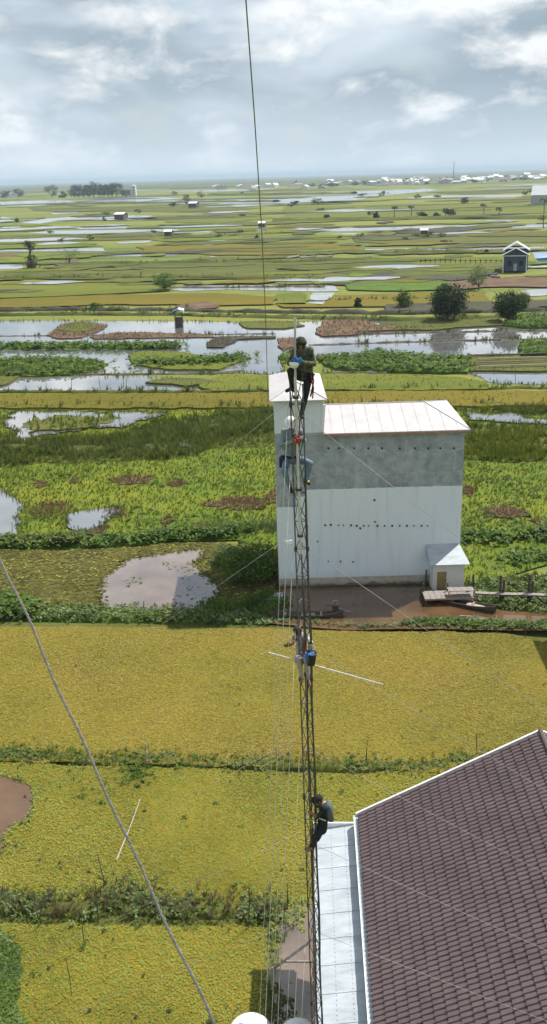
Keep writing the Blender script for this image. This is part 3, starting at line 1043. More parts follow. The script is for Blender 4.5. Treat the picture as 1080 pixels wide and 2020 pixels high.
# hyacinth bank above the lily pond
cr = bund('earth_bank', [(-60, 1078), (80, 1076), (160, 1075), (260, 1070), (340, 1062), (430, 1060), (480, 1055)], 2.2, 0.45, 'hyacinth_green', z0=0.1)
along('water_hyacinth', cr, 'green_leaf', PAD, 22, 1.8, (0.5, 0.95), z=0.4, clump=(0.12, -0.35, 2.0))
along('water_hyacinth', cr[:len(cr) // 2], 'dark_leaf', PAD, 12, 1.2, (0.6, 0.95), z=0.45, tint=(0.2, 1))
cr = np.array([tuple(G(x, y).xy) for x, y in [(400, 1052), (470, 1048), (548, 1042)]])
along('pale_weeds', cr, 'pale_green_leaf', TUF, 30, 1.8, (0.4, 0.9), z=0.15)

# lily pond with its open silty water
LILY = [(-60, 1084), (140, 1086), (260, 1080), (340, 1072), (430, 1070), (500, 1075), (545, 1100), (540, 1200), (480, 1222), (340, 1218), (150, 1212), (-60, 1208)]
o, RL, zL = patch('lily_pond', LILY, 'lily_soil', base=0.36, rag=0.3, step=0.8)
OPEN = [(198, 1168), (203, 1140), (228, 1122), (250, 1104), (290, 1096), (340, 1090), (378, 1084), (402, 1084), (398, 1098), (382, 1110),
        (392, 1124), (418, 1142), (432, 1160), (425, 1178), (405, 1196), (370, 1208), (330, 1214), (250, 1210), (205, 1200)]
o, RO, zO = patch('pond', OPEN, 'silty_water', base=0.44, rag=0.4, step=0.18)
cover('lily_pads', RL, 'lily_leaf', LIL, 12, (0.25, 0.5), zL + 0.02, nmax=26000, avoid=[RO], tilt=0.08)
cover('lily_pads', RL, 'bed_leaf', LIL, 2.2, (0.2, 0.4), zL + 0.05, nmax=5000, avoid=[RO], tilt=0.08, tint=(0, .4))
cover('floating_pads', RO, 'lily_leaf', LIL, 3.0, (0.14, 0.34), zO + 0.01, nmax=600, tilt=0.0, clump=(0.35, 0.15, 5.0))
along('floating_pads', np.r_[RO, RO[:1]], 'lily_leaf', LIL, 9, .5, (0.18, 0.42), z=zO + .015, tilt=0.05)
along('floating_pads', np.r_[RO, RO[:1]], 'grass_leaf', PAD, 2.5, .4, (0.15, 0.35), z=zO + .01)

# bank between the lily pond and the big yellow bed
cr = bund('earth_bank', [(-60, 1214), (60, 1218), (200, 1220), (340, 1222), (470, 1226), (545, 1228)], 2.4, 0.4, 'hyacinth_green', z0=0.2)
along('bank_plants', cr, 'pale_green_leaf', PAD, 50, 1.6, (0.2, 0.5), z=0.42, clump=(0.2, -0.3, 2.0))
along('bank_plants', cr, 'green_leaf', PAD, 16, 1.6, (0.25, 0.5), z=0.4)
along('bank_plants', cr, 'grass_leaf', TUF, 30, 1.8, (0.2, 0.4), z=0.35)
cr2 = np.array([tuple(G(x, y).xy) for x, y in [(-10, 1212), (52, 1214)]])
along('bank_plants', cr2, 'green_leaf', PAD, 60, 2.0, (0.7, 1.1), z=0.6)

# channel in front of the tall building
CHAN = [(515, 1228), (536, 1205), (556, 1162), (700, 1158), (918, 1158), (936, 1172), (948, 1195), (990, 1204), (1060, 1208), (1120, 1208), (1120, 1246), (1000, 1243), (840, 1240), (700, 1243), (600, 1236)]
o, RC, zC = patch('channel', CHAN, 'brown_water', base=0.42, rag=0.15, step=0.5)
SHORE = [(905, 1150), (1120, 1130), (1120, 1212), (1060, 1206), (1000, 1204), (955, 1198), (938, 1178), (918, 1166)]
o, RS, zS = patch('marsh', SHORE, 'hyacinth_green', base=0.24, rag=0.2, step=0.5, lift=0.15)
cover('shore_plants', RS, 'pale_green_leaf', PAD, 14, (0.3, 0.6), zS, nmax=4000)
cover('shore_plants', RS, 'grass_leaf', TUF, 8, (0.3, 0.6), zS, nmax=3000)

# wet ground under and between the beds
patch('wet_ground', [(-80, 1226), (540, 1234), (700, 1248), (1000, 1252), (1130, 1262), (1130, 1600), (900, 1640), (700, 1810), (760, 2120), (-80, 2120)], 'olive_grass', base=0.28, rag=0.2, step=1.0)
# big yellow bed of floating leaves
BED1 = [(-60, 1236), (200, 1237), (340, 1238), (540, 1240), (700, 1246), (850, 1246), (1000, 1250), (1050, 1262), (1130, 1272), (1130, 1560), (900, 1530), (700, 1512), (520, 1512), (300, 1506), (120, 1504), (-60, 1500)]
o, RB1, zB1 = patch('floating_bed', BED1, 'bed_soil', base=0.5, rag=0.25, step=0.6)
cover('floating_leaves', RB1, 'bed_leaf', ROS, 125, (0.08, 0.18), zB1 + 0.01, zs=0.6, tilt=.25, nmax=110000)
# bank at its near side
BL2 = [(-60, 1500), (60, 1506), (180, 1512), (300, 1512), (420, 1520), (540, 1523), (700, 1526), (820, 1526), (900, 1518), (1000, 1510)]
cr = bund('earth_bank', BL2, 1.1, 0.07, 'olive_grass', z0=0.58)
along('bank_plants', cr, 'pale_green_leaf', PAD, 26, 1.2, (0.1, 0.26), z=0.6, clump=(0.3, -0.05, 2.0))
along('bank_plants', cr, 'green_leaf', PAD, 11, 0.9, (0.15, 0.34), z=0.58, clump=(0.3, 0.05, 8.0))
along('bank_plants', cr, 'grass_leaf', TUF, 30, 1.2, (0.12, 0.3), z=0.55)
cr2 = np.array([tuple(G(x, y).xy) for x, y in [(255, 1515), (285, 1535), (270, 1560)]])
along('bank_plants', cr2, 'green_leaf', PAD, 40, 1.2, (0.12, 0.34), z=0.55)

cr2 = np.array([tuple(G(x, y).xy) for x, y in [(515, 1236), (620, 1242), (700, 1247), (800, 1246)]])
along('edge_plants', cr2, 'pale_green_leaf', PAD, 18, .5, (0.12, 0.3), z=0.55)
cr2 = np.array([tuple(G(x, y).xy) for x, y in [(800, 1243), (860, 1241), (960, 1244), (1040, 1247), (1120, 1250)]])
along('edge_plants', cr2, 'green_leaf', PAD, 40, .8, (0.2, 0.42), z=0.55)
along('edge_plants', cr2, 'pale_green_leaf', PAD, 40, 1.0, (0.15, 0.36), z=0.55)
# nearer beds
BED2 = [(-60, 1500), (60, 1506), (120, 1508), (300, 1513), (540, 1523), (720, 1526), (900, 1518), (900, 1660), (700, 1800), (640, 1800), (540, 1790), (330, 1796), (160, 1790), (-60, 1784)]
o, RB2, zB2 = patch('floating_bed', BED2, 'bed_soil', base=0.45, rag=0.2, step=0.5)
POND2 = [(-60, 1528), (0, 1527), (40, 1540), (62, 1546), (66, 1566), (72, 1584), (66, 1602), (40, 1625), (20, 1640), (6, 1680), (-60, 1700)]
o, RP2, zP2 = patch('pond', POND2, 'brown_water', base=0.47, rag=0.3, step=0.12)
rr_ = np.r_[RP2, RP2[:1]]
along('pond_margin', rr_, 'lime_leaf', ROS + PAD, 26, .25, (0.08, 0.2), z=zP2 + .01)
along('pond_margin', rr_, 'dark_leaf', PAD, 5, .3, (0.08, 0.2), z=zP2 + .01)
THIN = [(268, 1535), (330, 1540), (440, 1545), (545, 1550), (545, 1700), (500, 1790), (330, 1790), (300, 1740), (285, 1640), (262, 1580)]
o, RT, zT = patch('floating_bed', THIN, 'bed_soil', base=0.46, rag=0.7, step=0.3)
cover('floating_leaves', RB2, 'lime_leaf', ROS, 150, (0.07, 0.155), zB2 + 0.03, zs=0.6, tilt=.25, nmax=80000, avoid=[RP2, RT])
cover('floating_leaves', RT, 'lime_leaf', ROS, 125, (0.07, 0.15), zT + 0.01, zs=0.6, tilt=.25, nmax=30000, tint=(0, 0.45))
cover('bed_weeds', RB2, 'green_leaf', PAD, 1.2, (0.12, 0.3), zT, nmax=900, avoid=[RP2], clump=(0.35, 0.25, 3.0))

BL3 = [(-60, 1800), (60, 1806), (160, 1810), (200, 1790), (230, 1790), (300, 1812), (420, 1812), (520, 1818), (560, 1820)]
cr = bund('earth_bank', BL3, 1.1, 0.2, 'olive_grass', z0=0.52)
along('bank_plants', cr, 'pale_green_leaf', TUF + PAD, 90, 1.2, (0.12, 0.32), z=0.65, clump=(0.5, -0.1, 2.0))
along('bank_plants', cr, 'green_leaf', PAD, 30, 1.2, (0.12, 0.3), z=0.6, clump=(0.4, 0.1, 6.0))
along('bank_plants', cr, 'grass_leaf', TUF, 40, 1.3, (0.1, 0.26), z=0.5)
along('dead_weeds', cr, 'dry_leaf', TUF, 16, 1.2, (0.2, 0.4), z=0.65)
cr2 = np.array([tuple(G(x, y).xy) for x, y in [(195, 1765), (245, 1775), (300, 1780)]])
along('bank_plants', cr2, 'pale_green_leaf', TUF + PAD, 60, 1.4, (0.1, 0.28), z=0.55)
BED3 = [(-60, 1820), (60, 1826), (200, 1826), (400, 1824), (520, 1832), (560, 1850), (545, 1900), (530, 2060), (-60, 2080)]
o, RB3, zB3 = patch('floating_bed', BED3, 'bed_soil', base=0.45, rag=0.2, step=0.4)
GREENC = [(-60, 1830), (20, 1835), (48, 1880), (40, 1950), (52, 2060), (-60, 2080)]
o, RG3, zG3 = patch('weed_corner', GREENC, 'hyacinth_green', base=0.47, rag=0.4, step=0.3)
cover('floating_leaves', RB3, 'lime_leaf', ROS, 170, (0.065, 0.14), zB3 + 0.03, zs=0.6, tilt=.25, nmax=50000, avoid=[RG3], tint=(0.1, 1))
cover('leafy_plants', RG3, 'green_leaf', PAD, 70, (0.1, 0.24), zG3, zs=.5, nmax=6000)
cover('leafy_plants', RG3, 'pale_green_leaf', PAD + TUF, 60, (0.1, 0.24), zG3, zs=.5, nmax=6000)
cover('bed_weeds', RB3, 'green_leaf', PAD, 1.5, (0.12, 0.28), zB3 + 0.05, nmax=400, clump=(0.4, 0.2, 3.0))

HR = random.Random(3)
mat('wet_gap', (0.022, 0.02, 0.012), rough=0.25)
for bedring, n, zb in ((RB1, 22, zB1), (RB2, 26, zB2), (RB3, 20, zB3)):
    pts = sample(bedring, 0.6, 400)
    for q in pts[:n]:
        _layer[0] += 1
        r0 = HR.uniform(.04, .11)
        vv = [(q[0] + r0 * HR.uniform(.5, 1.5) * math.cos(a), q[1] + r0 * HR.uniform(.4, 1.2) * math.sin(a), zb + .085) for a in np.linspace(0, 6.28, 9)[:-1]]
        hmesh = bpy.data.meshes.new('bed_gap')
        hmesh.from_pydata(vv, [], [tuple(range(8))])
        tag(link('bed_gap', hmesh, MATS['wet_gap']), kind='structure')
# muddy puddle by the near house
PUD = [(538, 1830), (555, 1800), (575, 1788), (700, 1786), (760, 1900), (760, 2100), (520, 2100), (530, 1960), (528, 1900)]
o, RPU, zPU = patch('puddle', PUD, 'silty_water', base=0.5, rag=0.35, step=0.15)
cover('leafy_plants', np.array([tuple(G(x, y).xy) for x, y in [(528, 1960), (560, 1950), (590, 2020), (600, 2060), (525, 2060)]]), 'dark_leaf', LIL + PAD, 26, (0.15, 0.3), zPU + 0.02)
cover('leafy_plants', np.array([tuple(G(x, y).xy) for x, y in [(540, 1800), (600, 1795), (605, 1860), (560, 1850), (535, 1880)]]), 'lime_leaf', ROS + PAD, 26, (0.15, 0.3), zPU + 0.02)

cover('leafy_plants', np.array([tuple(G(x, y).xy) for x, y in [(530, 1840), (570, 1850), (560, 1900), (545, 1940), (526, 1930)]]), 'pale_green_leaf', TUF + PAD, 34, (0.1, 0.26), zPU + 0.02)
cover('leafy_plants', RPU, 'lime_leaf', ROS, 9, (0.1, 0.2), zPU + 0.01, nmax=900, clump=(0.5, 0.1, 2.0))

# ================================================================== TALL CONCRETE BUILDING
def wall_material():
    """bare cement above, pale blue-white paint below with an uneven edge, damp stain above the plinth, brown plinth"""
    m, nt, b = newmat('bird_house_wall')
    L = nt.links.new
    tc = N(nt, 'ShaderNodeTexCoord')
    sep = N(nt, 'ShaderNodeSeparateXYZ')
    L(tc.outputs['Object'], sep.inputs[0])

    def noise_(scale, detail=5.0, stretch=None, rough=0.6):
        n = N(nt, 'ShaderNodeTexNoise', inp={'Scale': scale, 'Detail': detail, 'Roughness': rough})
        if stretch:
            mp = N(nt, 'ShaderNodeMapping')
            mp.inputs['Scale'].default_value = stretch
            L(tc.outputs['Object'], mp.inputs[0]); L(mp.outputs[0], n.inputs['Vector'])
        else:
            L(tc.outputs['Object'], n.inputs['Vector'])
        return n

    def math_(op, a, b_, clamp=False):
        n = N(nt, 'ShaderNodeMath', operation=op, use_clamp=clamp)
        for i, q in enumerate((a, b_)):
            if isinstance(q, (int, float)):
                n.inputs[i].default_value = q
            else:
                L(q, n.inputs[i])
        return n.outputs[0]

    def mixc(f, a, c):
        n = N(nt, 'ShaderNodeMix', data_type='RGBA')
        L(f, n.inputs[0])
        for i, q in ((6, a), (7, c)):
            if isinstance(q, tuple):
                n.inputs[i].default_value = (*q, 1)
            else:
                L(q, n.inputs[i])
        return n.outputs[2]

    # cement in day-work panels
    brick = N(nt, 'ShaderNodeTexBrick', offset=0.37, squash=1.0)
    mpb = N(nt, 'ShaderNodeMapping')
    mpb.inputs['Rotation'].default_value = (math.pi / 2, 0, 0)
    mpb.inputs['Location'].default_value = (0.7, 0.4, 0)
    L(tc.outputs['Object'], mpb.inputs[0])
    wob = noise_(0.8, 4)
    addv = N(nt, 'ShaderNodeVectorMath', operation='MULTIPLY_ADD')
    L(wob.outputs['Color'], addv.inputs[0])
    addv.inputs[1].default_value = (1.3, 1.3, 1.3)
    L(mpb.outputs[0], addv.inputs[2])
    L(addv.outputs[0], brick.inputs['Vector'])
    brick.inputs['Color1'].default_value = (0.29, 0.32, 0.335, 1)
    brick.inputs['Color2'].default_value = (0.36, 0.39, 0.40, 1)
    brick.inputs['Mortar'].default_value = (0.42, 0.445, 0.455, 1)
    brick.inputs['Scale'].default_value = 1.0
    brick.inputs['Mortar Size'].default_value = 0.03
    brick.inputs['Mortar Smooth'].default_value = 0.6
    brick.inputs['Brick Width'].default_value = 2.3
    brick.inputs['Row Height'].default_value = 1.75
    cn = noise_(1.3, 8, None, 0.65)
    cr_ = ramp(nt, [(0.3, (0.62, 0.65, 0.67)), (0.5, (0.95, 0.96, 0.97)), (0.72, (1.25, 1.25, 1.23))])
    L(cn.outputs['Fac'], cr_.inputs[0])
    cem = N(nt, 'ShaderNodeMix', data_type='RGBA', blend_type='MULTIPLY')
    cem.inputs[0].default_value = 1.0
    L(brick.outputs[0], cem.inputs[6]); L(cr_.outputs[0], cem.inputs[7])
    # paint with rain streaks
    st = noise_(1.0, 6, (2.2, 2.2, 0.16))
    pr = ramp(nt, [(0.27, (0.56, 0.615, 0.66)), (0.45, (0.675, 0.735, 0.785)), (0.7, (0.69, 0.745, 0.795))])
    L(st.outputs['Fac'], pr.inputs[0])
    # height of the paint edge: a step down near the left corner
    xs = sep.outputs[0]
    step1 = math_('LESS_THAN', xs, 2.35)
    step2 = math_('LESS_THAN', xs, 1.55)
    edge = math_('SUBTRACT', math_('SUBTRACT', 8.62, math_('MULTIPLY', step1, 0.55)), math_('MULTIPLY', step2, 0.85))
    en = noise_(1.7, 5)
    edge = math_('ADD', edge, math_('MULTIPLY', math_('SUBTRACT', en.outputs['Fac'], 0.5), 0.16))
    isem = math_('MULTIPLY', math_('SUBTRACT', sep.outputs[2], edge), 40.0, True)
    # paler render above the main eaves (the stair tower head)
    head = math_('MULTIPLY', math_('SUBTRACT', sep.outputs[2], 13.25), 40.0, True)
    isem = math_('MULTIPLY', isem, math_('SUBTRACT', 1.0, math_('MULTIPLY', head, 0.8)))
    col = mixc(isem, pr.outputs[0], cem.outputs[2])
    # brown plinth and damp
    pn = noise_(1.1, 6, (1, 1, 2.0))
    pl = math_('MULTIPLY', math_('SUBTRACT', 1.10, sep.outputs[2]), 30.0, True)
    plr = ramp(nt, [(0.35, (0.33, 0.255, 0.20)), (0.6, (0.50, 0.425, 0.36))])
    L(pn.outputs['Fac'], plr.inputs[0])
    col = mixc(pl, col, plr.outputs[0])
    dn = math_('ADD', math_('MULTIPLY', math_('SUBTRACT', pn.outputs['Fac'], 0.5), 1.1), 0.62)
    damp = math_('MULTIPLY', math_('SUBTRACT', dn, sep.outputs[2]), 5.0, True)
    col = mixc(damp, col, (0.055, 0.04, 0.03))
    # rust-water tide above plinth line
    tide = math_('MULTIPLY', math_('SUBTRACT', 1.75, sep.outputs[2]), 1.1, True)
    tide = math_('MULTIPLY', math_('MULTIPLY', tide, st.outputs['Fac']), 0.5)
    col = mixc(tide, col, (0.45, 0.40, 0.34))
    L(col, b.inputs['Base Color'])
    b.inputs['Roughness'].default_value = 0.92
    b.inputs['Specular IOR Level'].default_value = 0.2
    bp = N(nt, 'ShaderNodeBump', inp={'Strength': 0.35, 'Distance': 0.03})
    bn = noise_(2.2, 8, None, 0.7)
    L(bn.outputs['Fac'], bp.inputs['Height'])
    L(bp.outputs[0], b.inputs['Normal'])
    return m


wall_material()
BX, BY = 0.28, 71.3          # left front corner of the building
BW, BD = 14.65, 9.2
building = empty('concrete_building', (BX, BY, 0), 'tall windowless concrete bird house with white hipped roofs standing in brown water', 'building')
zw = 0.35
MB().box6(0, BW, 0, BD, zw, 13.12).build('wall', MATS['bird_house_wall'], building)
MB().box6(-0.02, 3.72, -0.02, BD + 0.02, 13.13, 15.85).build('tower_wall', MATS['bird_house_wall'], building)
MB().box6(-0.08, BW + 0.08, -0.08, BD + 0.08, -0.6, zw + 0.02).build('foundation', MATS['mud'], building)
# ledge below the tower head
MB().box6(-0.06, 3.76, -0.05, -0.024, 13.06, 13.16).build('ledge', MATS['far_wall_grey'], building)


def hip_roof(name, x0, x1, y0, y1, z, rise, ridge, m, parent, thick=0.07):
    """ridge: ((xa,ya),(xb,yb))"""
    (xa, ya), (xb, yb) = ridge
    v = [(x0, y0, z), (x1, y0, z), (x1, y1, z), (x0, y1, z), (xa, ya, z + rise), (xb, yb, z + rise)]
    if abs(xa - xb) > abs(ya - yb):
        f = [(0, 1, 5, 4), (1, 2, 5), (2, 3, 4, 5), (3, 0, 4)]
    else:
        f = [(0, 1, 4), (1, 2, 5, 4), (2, 3, 5), (3, 0, 4, 5)]
    n = len(v)
    v2 = [(a, b, c - thick) for a, b, c in v]
    f2 = [tuple(n + i for i in reversed(q)) for q in f]
    f3 = [(i, n + i, n + (i + 1) % 4, (i + 1) % 4) for i in range(4)]
    return MB().add(v + v2, f + f2 + f3).build(name, m, parent)


roof = hip_roof('roof', 3.74, 15.02, -0.42, BD + 0.45, 13.26, 1.15, ((4.2, 4.4), (12.2, 4.4)), MATS['roof_white'], building)
# sheet joints on the front slope, ridge and hip caps
sl = math.atan2(1.15, 4.82)
for k in range(11):
    x = 4.4 + k * 0.97
    top = 4.4 if x < 12.2 else 4.4 - (x - 12.2) * 4.82 / 2.82
    if top < 0.3:
        continue
    a, b_ = Vector((x, -0.38, 13.28)), Vector((x, top - 0.1, 13.28 + (top + 0.32) * 1.15 / 4.82))
    MB().tube([a, b_], 0.011, 5).build('sheet_joint', MATS['roof_white'], roof)
MB().tube([(4.2, 4.4, 14.42), (12.2, 4.4, 14.42)], 0.06, 6).build('ridge_cap', MATS['roof_white'], roof)
MB().tube([(12.2, 4.4, 14.42), (15.0, -0.40, 13.27)], 0.045, 6).build('hip_cap', MATS['galvanised'], roof)
MB().tube([(12.2, 4.4, 14.42), (15.0, BD + 0.43, 13.27)], 0.045, 6).build('hip_cap', MATS['galvanised'], roof)
MB().box6(3.74, 15.02, -0.44, -0.40, 13.03, 13.19).build('fascia', MATS['red_trim'], roof)
MB().box6(15.0, 15.05, -0.42, BD + 0.45, 13.03, 13.19).build('fascia', MATS['red_trim'], roof)
tr = hip_roof('tower_roof', -0.35, 4.02, -0.42, BD + 0.45, 15.92, 0.85, ((1.85, 2.2), (1.85, 7.2)), MATS['roof_white'], building)
MB().tube([(1.85, 2.2, 16.78), (1.85, 7.2, 16.78)], 0.05, 6).build('ridge_cap', MATS['roof_white'], tr)
for cx_, cy_ in ((-0.34, -0.41), (4.01, -0.41)):
    MB().tube([(1.85, 2.2, 16.78), (cx_, cy_, 15.94)], 0.035, 6).build('hip_cap', MATS['galvanised'], tr)
MB().box6(3.99, 4.05, -0.42, BD + 0.45, 15.78, 15.86).build('fascia', MATS['red_trim'], tr)
MB().box6(-0.35, 4.02, -0.46, -0.42, 15.82, 15.91).build('fascia', MATS['far_roof_grey'], tr)


# vent pipes: small dark pipe stubs through the wall
def vent(px, py, r=0.075):
    p = A(px, py, BY)
    lx, lz = p.x - BX, p.z
    mb = MB()
    seg = 10
    o_ = [(lx + r * math.cos(t), -0.06, lz + r * math.sin(t)) for t in (2 * math.pi * k / seg for k in range(seg))]
    i_ = [(lx + r * .72 * math.cos(t), -0.06, lz + r * .72 * math.sin(t)) for t in (2 * math.pi * k / seg for k in range(seg))]
    w_ = [(a, 0.0, c) for a, _, c in o_]
    d_ = [(a, -0.004, c) for a, _, c in i_]
    f = []
    for k in range(seg):
        k2 = (k + 1) % seg
        f += [(k, k2, seg + k2, seg + k), (k, 2 * seg + k, 2 * seg + k2, k2), (seg + k, seg + k2, 3 * seg + k2, 3 * seg + k)]
    f.append(tuple(3 * seg + k for k in range(seg)))
    mb.add(o_ + i_ + w_ + d_, f).build('vent_pipe', MATS['dark_inside'], building)


for px in (648, 669, 699, 727, 754, 789, 819, 845, 869, 896):
    vent(px, 884)
for px, py in ((642, 1036), (653, 1035), (668, 1036), (678, 1036), (693, 1036), (704, 1037), (718, 1037), (728, 1037), (745, 1037), (759, 1037), (774, 1037),
               (789, 1037), (803, 1037), (817, 1037), (832, 1037), (844, 1037), (740, 1029), (711, 1042), (739, 986), (627, 1068), (648, 1107), (672, 1107), (697, 1108)):
    vent(px, py, random.uniform(0.05, 0.085))

# porch with a small hipped roof and a brown door
px0, px1 = 12.25, 14.72
porch = MB().box6(px0, px1, -1.75, -0.004, 0.30, 2.75).build('porch', MATS['far_wall_white'], building)
pr_ = MB()
pr_.add([(px0 - 0.35, -2.1, 2.78), (px1 + 0.35, -2.1, 2.78), (px1 + 0.35, -0.01, 2.78), (px0 - 0.35, -0.01, 2.78), (px1 - 0.15, -0.01, 3.75), (px0 - 0.35, -0.01, 3.75)],
        [(0, 1, 4), (0, 4, 5), (0, 5, 3), (1, 2, 4), (0, 3, 2, 1), (2, 3, 5, 4)])
pr_.build('porch_roof', MATS['galvanised'], building)
mat('door_brown', (0.20, 0.145, 0.045), rough=0.8, col2=(0.30, 0.22, 0.08), scale=4)
door = MB().box6(12.55, 13.3, -1.80, -1.752, 0.55, 2.05).build('door', MATS['door_brown'], building)
MB().box6(12.5, 12.55, -1.81, -1.752, 0.5, 2.1).build('door_frame', MATS['far_wall_white'], door)
MB().box6(13.3, 13.35, -1.81, -1.752, 0.5, 2.1).build('door_frame', MATS['far_wall_white'], door)
MB().tube([(13.2, -1.83, 1.25), (13.2, -1.83, 1.4)], 0.02, 6).build('handle', MATS['dark_steel'], door)

# ================================================================== JETTY, WALKWAY, CANOES
def plank_run(parent, p0, p1, width, z, n, m='grey_wood'):
    p0, p1 = Vector(p0), Vector(p1)
    d = (p1 - p0)
    ln = d.length
    d.normalize()
    rz = Matrix.Rotation(math.atan2(d.y, d.x), 3, 'Z')
    me = None
    for k in range(n):
        c = p0 + d * (ln * (k + 0.5) / n)
        if me is None:
            me = MB().box((0, 0, 0), (ln / n - 0.02, width, 0.04)).mesh('plank')
            me.materials.append(MATS[m])
        o = bpy.data.objects.new('plank', me)
        COL.objects.link(o)
        o.parent = parent
        o.location = (c.x, c.y, z + random.uniform(-0.012, 0.012))
        o.rotation_euler = (0, 0, math.atan2(d.y, d.x) + random.uniform(-.02, .02))


def post(parent, x, y, z0, z1, r=0.07, m='old_wood', lean=0.0):
    MB().tube([(x, y, z0), (x + lean * .5, y, (z0 + z1) / 2), (x + lean, y, z1)], [r, r * .95, r * .85], 7).build('post', MATS[m], parent)


jet = empty('jetty', (0, 0, 0), 'small grey plank jetty in front of the white porch', 'jetty')
zj = 1.05
a = A(838, 1172, 68.6)
jx0, jx1 = G(836, 1175, zj).x, G(936, 1170, zj).x
jy = G(880, 1173, zj).y
plank_run(jet, (jx0, jy, 0), (jx1, jy, 0), 1.5, zj, 9)
for x in (jx0 + .1, (jx0 + jx1) / 2, jx1 - .1):
    post(jet, x, jy - 0.65, -0.5, zj - 0.03)
    post(jet, x, jy + 0.65, -0.5, zj + 0.7)
for yy in (-0.72, 0.72):
    MB().tube([(jx0, jy + yy, zj - 0.08), (jx1, jy + yy, zj - 0.08)], 0.05, 6).build('beam', MATS['red_trim'], jet)
# raised bench at its right end
bx0, bx1 = G(884, 1165, 1.5).x, G(936, 1165, 1.5).x
plank_run(jet, (bx0, jy - .15, 0), (bx1, jy - .15, 0), 0.75, 1.55, 4)
for x in (bx0 + .05, bx1 - .05):
    post(jet, x, jy - 0.5, zj, 1.53, 0.05, 'red_trim')
post(jet, G(932, 1160, zj).x, jy + .9, -0.4, 2.3, 0.09)

walk = empty('walkway', (0, 0, 0), 'narrow raised plank walkway on dark posts leading right from the jetty', 'walkway')
wp = [G(938, 1169, 1.35), G(994, 1171, 1.35), G(1050, 1172, 1.35), G(1110, 1175, 1.35)]
for i in range(3):
    plank_run(walk, wp[i], wp[i + 1], 0.42, 1.35, 2)
for px, hh in ((990, 2.75), (995, 2.4), (1045, 2.8), (1052, 2.3), (1092, 2.6)):
    p = G(px, 1171, 1.35)
    post(walk, p.x, p.y + (0.3 if hh > 2.1 else -0.3), -0.5, hh, 0.115, 'old_wood', random.uniform(-.06, .06))
for i in range(3):
    for s in (-.2, .2):
        MB().tube([wp[i] + Vector((0, s, -0.06)), wp[i + 1] + Vector((0, s, -0.06))], 0.035, 6).build('beam', MATS['old_wood'], walk)

post_ = lambda x: None
for i, (px, py, h) in enumerate(((840, 1160, 1.6), (879, 1160, 1.5))):
    p = G(px, py)
    o = MB().tube([(0, 0, -0.5), (0.02, 0, h)], [.08, .06], 7).build('mooring_post', MATS['old_wood'])
    o.location = (p.x, p.y, 0)
    tag(o, ['dark mooring post beside the plinth just left of the porch', 'dark mooring post in front of the brown porch door'][i], 'post')


def canoe(label, p, ang, length, beam, m='old_wood', z=0.4, tilt=0.0):
    root = empty('canoe', (p.x, p.y, z), label, 'canoe', rz=ang)
    st, prof = 14, []
    vo, vi, ff = [], [], []
    for i in range(st + 1):
        t = i / st
        w = beam / 2 * max(0.04, math.sin(math.pi * min(max(t * .94 + .03, 0), 1)) ** 0.55)
        sh = 0.30 + 0.28 * abs(2 * t - 1) ** 2.6
        x = (t - .5) * length
        vo.append([(x, -w, sh), (x, -w * .75, 0.05), (x, 0, -0.06 + 0.25 * abs(2 * t - 1) ** 5), (x, w * .75, 0.05), (x, w, sh)])
        wi = max(w - .045, .01)
        vi.append([(x, -wi, sh), (x, -wi * .72, 0.10), (x, 0, 0.03 + 0.25 * abs(2 * t - 1) ** 5), (x, wi * .72, 0.10), (x, wi, sh)])
    mb = MB()
    vv = [q for r in vo for q in r] + [q for r in vi for q in r]
    off = (st + 1) * 5
    for i in range(st):
        for k in range(4):
            ff.append((i * 5 + k, i * 5 + k + 1, (i + 1) * 5 + k + 1, (i + 1) * 5 + k))
            ff.append((off + i * 5 + k, off + (i + 1) * 5 + k, off + (i + 1) * 5 + k + 1, off + i * 5 + k + 1))
        for k in (0, 4):
            ff.append((i * 5 + k, (i + 1) * 5 + k, off + (i + 1) * 5 + k, off + i * 5 + k))
    mb.add(vv, ff).build('hull', MATS[m], root)
    for t in (-.28, -.05, .2):
        MB().box((t * length, 0, .29), (0.16, beam * .9, 0.03)).build('thwart', MATS['grey_wood'], root)
    return root


c1 = canoe('long dark canoe moored under the jetty, its bow pointing right', G(902, 1203), math.radians(-34), 6.2, 1.0, z=0.5)
MB().box((1.6, 0, .22), (1.6, 0.5, 0.02)).build('floor_board', MATS['pale_wood'], c1)
c2 = canoe('long dark canoe moored along the yellow bed below the building', G(605, 1228), math.radians(-3), 5.6, 0.9, z=0.45)
MB().box((.3, 0, .24), (0.7, 0.4, 0.03)).build('floor_board', MATS['grey_wood'], c2)
# outboard engine with its ring guard on the second canoe
e0 = G(662, 1224)
eng = empty('boat_engine', (e0.x, e0.y, 0.75), 'dark long-tail boat engine with a round guard at the canoe stern', 'engine', rz=0.2)
MB().box((0, 0, .35), (.42, .34, .34)).build('engine_block', MATS['dark_steel'], eng)
mb = MB()
ring_pts = [(.2 * math.cos(t), -.1, .78 + .2 * math.sin(t)) for t in (2 * math.pi * k / 16 for k in range(17))]
mb.tube(ring_pts, .035, 6, caps=False).build('fan_guard', MATS['wire_grey'], eng)
MB().box((0, 0, .56), (.2, .2, .12)).build('fuel_tank', MATS['black_rubber'], eng)
MB().tube([(.1, 0, .3), (1.5, 0, -.3)], .035, 6).build('drive_shaft', MATS['wire_grey'], eng)
MB().tube([(-.1, 0, .05), (-.1, 0, .2)], .09, 7).build('mount', MATS['dark_steel'], eng)
MB().tube([(-.1, 0, .45), (-.7, .1, .62)], .025, 6).build('tiller', MATS['dark_steel'], eng)
